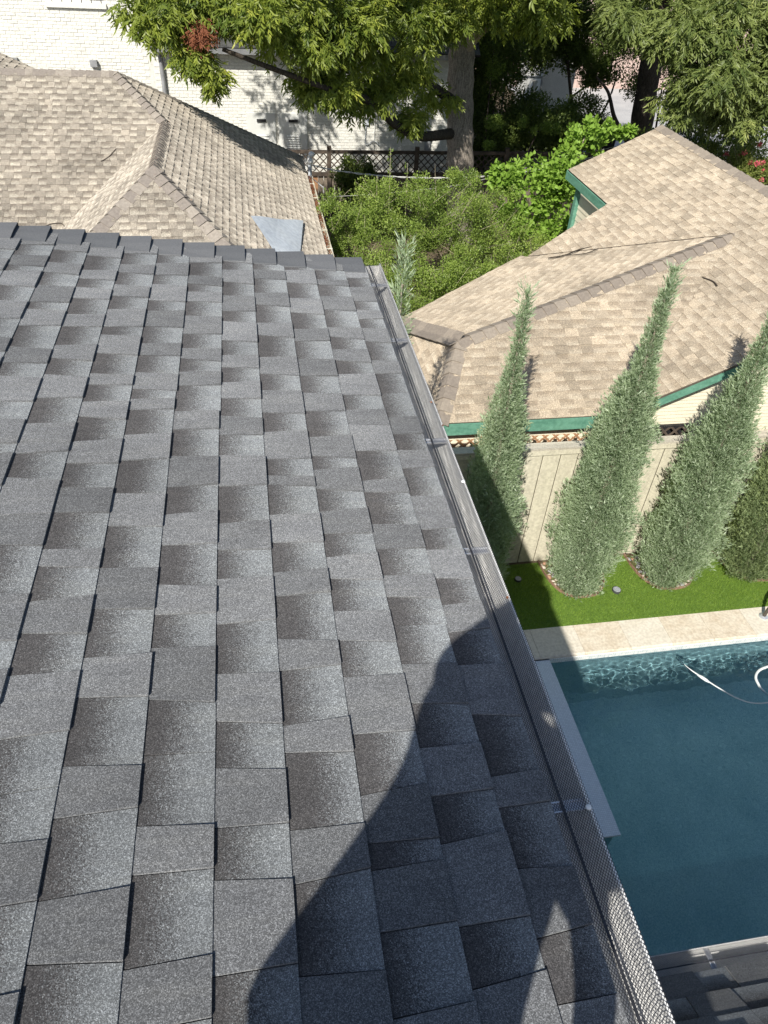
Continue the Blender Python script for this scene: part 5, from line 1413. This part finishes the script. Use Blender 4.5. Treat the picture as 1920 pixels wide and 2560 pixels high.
rock_bed(4.30, .45, .76, 'stone bed crossed by the edge of the house shadow', 62, 85)
rock_bed(5.68, .47, .76, 'sunlit stone bed under the cypress left of the green rake board shadow', 63, 85)
rock_bed(7.12, .49, .76, 'stone bed under the bushy olive cypress by the handrail', 64, 85)

# ------------------------------------------------------------------ the photographer (behind the lens) and the phone
Uv = np.array([0.87711149, -0.48028683, 0.0]); Vv = np.array([0.32537036, 0.59419927, 0.73556873]); Sv = np.array(SUN)
def SP(u, v, Y):
    t_ = (Y + .48028683 * u - .59419927 * v) / Sv[1]
    return Uv * u + Vv * v + Sv * t_
def skin(name, chains, mat, parent, sub=2):
    """chains: joined list of (key, point, radius(x,y), parent key); grows one continuous surface"""
    me = bpy.data.meshes.new(name)
    keys = [c[0] for c in chains]
    base = np.array(root_loc(parent))
    vs = [tuple(np.asarray(c[1], float) - base) for c in chains]
    es = [(keys.index(c[3]), i) for i, c in enumerate(chains) if c[3] is not None]
    me.from_pydata(vs, es, [])
    me.materials.append(mat)
    o = bpy.data.objects.new(name, me); COL.objects.link(o); o.parent = parent
    sm = o.modifiers.new('skin', 'SKIN'); sm.use_smooth_shade = True
    sk = me.skin_vertices[0].data if me.skin_vertices else None
    if sk is None:
        lay = me.attributes.get('skin')
    for i, c in enumerate(chains):
        r_ = c[2] if hasattr(c[2], '__len__') else (c[2], c[2])
        if me.skin_vertices:
            me.skin_vertices[0].data[i].radius = r_
            me.skin_vertices[0].data[i].use_root = (i == 0)
    ss = o.modifiers.new('sub', 'SUBSURF'); ss.levels = sub; ss.render_levels = sub
    return o
M['denim'] = mat_noise('blue work trousers', (0.05, 0.07, 0.12), (0.08, 0.11, 0.18), 40, 0.9)
M['shirt'] = mat_noise('grey work shirt', (0.22, 0.23, 0.25), (0.3, 0.31, 0.33), 20, 0.9)
M['skin'] = mat_noise('skin', (0.45, 0.27, 0.19), (0.55, 0.34, 0.25), 20, 0.5, bmp=0.05)
M['hair'] = mat_noise('short dark hair', (0.02, 0.014, 0.01), (0.05, 0.035, 0.025), 80, 0.7)
M['boot'] = mat_noise('brown boots', (0.10, 0.06, 0.035), (0.15, 0.09, 0.055), 20, 0.7)
def roofz(x, y): 
    return RO[2] - (x - RO[0]) * math.tan(AL) + 0.0
J = {}
J['pelvis'] = SP(-.07, -.93, -.42)
J['waist'] = SP(-.05, -.80, -.38)
J['chest'] = SP(.0, -.60, -.33)
J['neckb'] = SP(.04, -.47, -.30)
J['neck'] = SP(.02, -.40, -.28)
J['head'] = SP(.0, -.315, -.27)
J['shL'] = SP(-.085, -.40, -.28)
J['elL'] = SP(-.145, -.30, -.10)
J['wrL'] = np.array([-.045, -.075, -.075])
J['shR'] = SP(.215, -.47, -.30)
J['elR'] = SP(.285, -.70, -.33)
J['wrR'] = SP(.285, -.90, -.24)
J['hipL'] = SP(-.12, -.97, -.42); J['hipR'] = SP(.06, -.97, -.42)
J['knL'] = np.array([-.34, -.14, -.98]); J['knR'] = np.array([.02, -.14, -1.0])
J['anL'] = np.array([-.33, -.36, roofz(-.33, 0) + .09]); J['anR'] = np.array([.10, -.36, roofz(.10, 0) + .09])
person = empty('person', (-.1, -.3, -1.37), 'person in grey shirt and blue trousers half squatting on the charcoal roof holding a phone', 'person')
body = skin('body', [('pelvis', J['pelvis'], .11, None), ('waist', J['waist'], .105, 'pelvis'), ('chest', J['chest'], (.135, .115), 'waist'), ('neckb', J['neckb'], .075, 'chest'), ('neck', J['neck'], .052, 'neckb'), ('head', J['head'], (.082, .095), 'neck'), ('crown', J['head'] + np.array([.01, .0, .07]), (.07, .08), 'head'),
    ('shL', J['shL'], .06, 'neckb'), ('elL', J['elL'], .040, 'shL'), ('wrL', J['wrL'], .027, 'elL'), ('palmL', J['wrL'] + np.array([.012, .004, .04]), .03, 'wrL'),
    ('shR', J['shR'], .06, 'neckb'), ('elR', J['elR'], .040, 'shR'), ('wrR', J['wrR'], .028, 'elR'), ('palmR', J['wrR'] + np.array([.0, .04, -.035]), .032, 'wrR'),
    ('hipL', J['hipL'], .085, 'pelvis'), ('knL', J['knL'], .058, 'hipL'), ('anL', J['anL'], .04, 'knL'),
    ('hipR', J['hipR'], .085, 'pelvis'), ('knR', J['knR'], .058, 'hipR'), ('anR', J['anR'], .04, 'knR')], M['skin'], person)
skin('shirt', [('pelvis', J['waist'] * .4 + J['pelvis'] * .6, .25, None), ('waist', J['waist'], .235, 'pelvis'), ('chest', J['chest'], (.195, .19), 'waist'), ('neckb', J['neckb'] - np.array([0, 0, .01]), .11, 'chest'), ('shL', J['shL'], .11, 'neckb'), ('eL', J['shL'] * .25 + J['elL'] * .75, .075, 'shL'), ('shR', J['shR'], .095, 'neckb'), ('eR', J['shR'] * .35 + J['elR'] * .65, .07, 'shR')], M['shirt'], person)
skin('trousers', [('pelvis', J['pelvis'], .17, None), ('top', J['pelvis'] * .5 + J['waist'] * .5, .15, 'pelvis'), ('hipL', J['hipL'], .14, 'pelvis'), ('knL', J['knL'], .095, 'hipL'), ('anL', J['anL'] + np.array([0, 0, .03]), .06, 'knL'), ('hipR', J['hipR'], .14, 'pelvis'), ('knR', J['knR'], .095, 'hipR'), ('anR', J['anR'] + np.array([0, 0, .03]), .06, 'knR')], M['denim'], person)
for k in ('anL', 'anR'):
    a_ = J[k]; zf = roofz(a_[0], 0) + .03
    skin('boot', [('heel', (a_[0], a_[1] - .04, zf + .012), .042, None), ('mid', (a_[0], a_[1] + .06, zf + .008), .042, 'heel'), ('toe', (a_[0] + .005, a_[1] + .16, zf), .035, 'mid'), ('ank', (a_[0], a_[1] - .01, a_[2] + .02), .048, 'heel')], M['boot'], person)
hd_ = J['head']
skin('hair', [('a', hd_ + np.array([0, -.035, .0]), (.078, .07), None), ('b', hd_ + np.array([.0, -.02, .07]), (.082, .08), 'a'), ('c', hd_ + np.array([.01, .03, .10]), (.07, .07), 'b')], M['hair'], person, 1)
mb = MB(); mb.tube([hd_ + np.array([0, 0, .035]), hd_ + np.array([0, 0, .045]), hd_ + np.array([0, 0, .05]), hd_ + np.array([0, -.005, .11]), hd_ + np.array([0, -.005, .135])], [.152, .150, .098, .088, .05], 20); mb.build('shadow_hat', M['denim'], person, smooth=True)  # made-up hat, out of view, added to round out the head's cast shadow
fw = np.array([R[2][0], R[2][1], R[2][2]]); rt = R[0]; dn = R[1]
hf = unit(np.array([.1, 1, -.35])); hr = unit(np.cross(hf, (0, 0, 1))); hu = np.cross(hr, hf)
skin('nose', [('a', hd_ + hf * .09 + hu * .01, .010, None), ('b', hd_ + hf * .112 - hu * .015, .013, 'a')], M['skin'], person, 1)
for s_ in (-1, 1):
    mb = MB(); c_ = hd_ + hf * .088 + hr * s_ * .032 + hu * .018; mb.tube([c_ - hf * .006, c_ + hf * .004, c_ + hf * .008], [.013, .011, .003], 10); mb.build('eye', M['gutter'], person, smooth=True)
    skin('ear', [('a', hd_ + hr * s_ * .088 + hu * .015, .012, None), ('b', hd_ + hr * s_ * .09 - hu * .02, .010, 'a')], M['skin'], person, 1)
mb = MB(); c_ = hd_ + hf * .090 - hu * .045; mb.tube([c_ - hr * .024, c_, c_ + hr * .024], [.003, .007, .003], 6); mb.build('mouth', M['edging'], person)
# phone: the lens sits at the origin, the slab hangs below and left of it
pc = -fw * .016 - rt * .022 + dn * .055
ph = empty('smartphone', tuple(pc), 'black smartphone held upright in the left hand of the photographer', 'smartphone')
mb = MB(); mb.frame(pc, rt, dn, fw, (-.036, -.073, -.004), (.036, .073, .004)); mb.build('case', M['black'], ph)
mb = MB(); mb.frame(pc, rt, dn, fw, (-.033, -.070, -.0048), (.033, .070, -.0041)); mb.build('screen', M['sky_pane'], ph)
mb = MB(); mb.tube([-fw * .0118, -fw * .0085], .006, 12); mb.build('lens_ring', M['grey_metal'], ph)
# fingers of the holding hand wrap the lower edge of the phone
pb = pc + dn * .045
for i in range(4):
    b0 = J['wrL'] + np.array([.012, .004, .045]) + rt * (-.018 + .0 * i) + dn * (-.012 * i + .01)
    side = pb - rt * .044 + dn * (.016 * (i - 1.5))
    tip = pb - rt * (.018 - .003 * i) + fw * .012 + dn * (.016 * (i - 1.5))
    skin('finger', [('a', b0, .011, None), ('b', side - fw * .006, .0095, 'a'), ('c', side + fw * .010, .0085, 'b'), ('d', tip, .0072, 'c')], M['skin'], body, 1)
skin('thumb', [('a', J['wrL'] + np.array([.02, -.002, .02]), .013, None), ('b', pb + rt * .038 - fw * .008 + dn * .03, .011, 'a'), ('c', pb + rt * .040 - fw * .009 - dn * .005, .0095, 'b')], M['skin'], body, 1)
hb = J['wrR'] + np.array([.0, .05, -.045])
for i in range(4):
    x_ = (i - 1.5) * .017
    skin('finger', [('a', hb + np.array([x_, -.008, 0]), .011, None), ('b', hb + np.array([x_ * 1.1, .022, -.022]), .0095, 'a'), ('c', hb + np.array([x_ * 1.1, .030, -.05 + abs(i - 1.3) * .006]), .008, 'b')], M['skin'], body, 1)
skin('thumb', [('a', hb + np.array([-.02, -.02, .012]), .012, None), ('b', hb + np.array([-.045, .0, -.008]), .011, 'a'), ('c', hb + np.array([-.050, .018, -.03]), .009, 'b')], M['skin'], body, 1)
print('triangles', sum(len(o.data.polygons) for o in bpy.data.objects if o.type == 'MESH'))
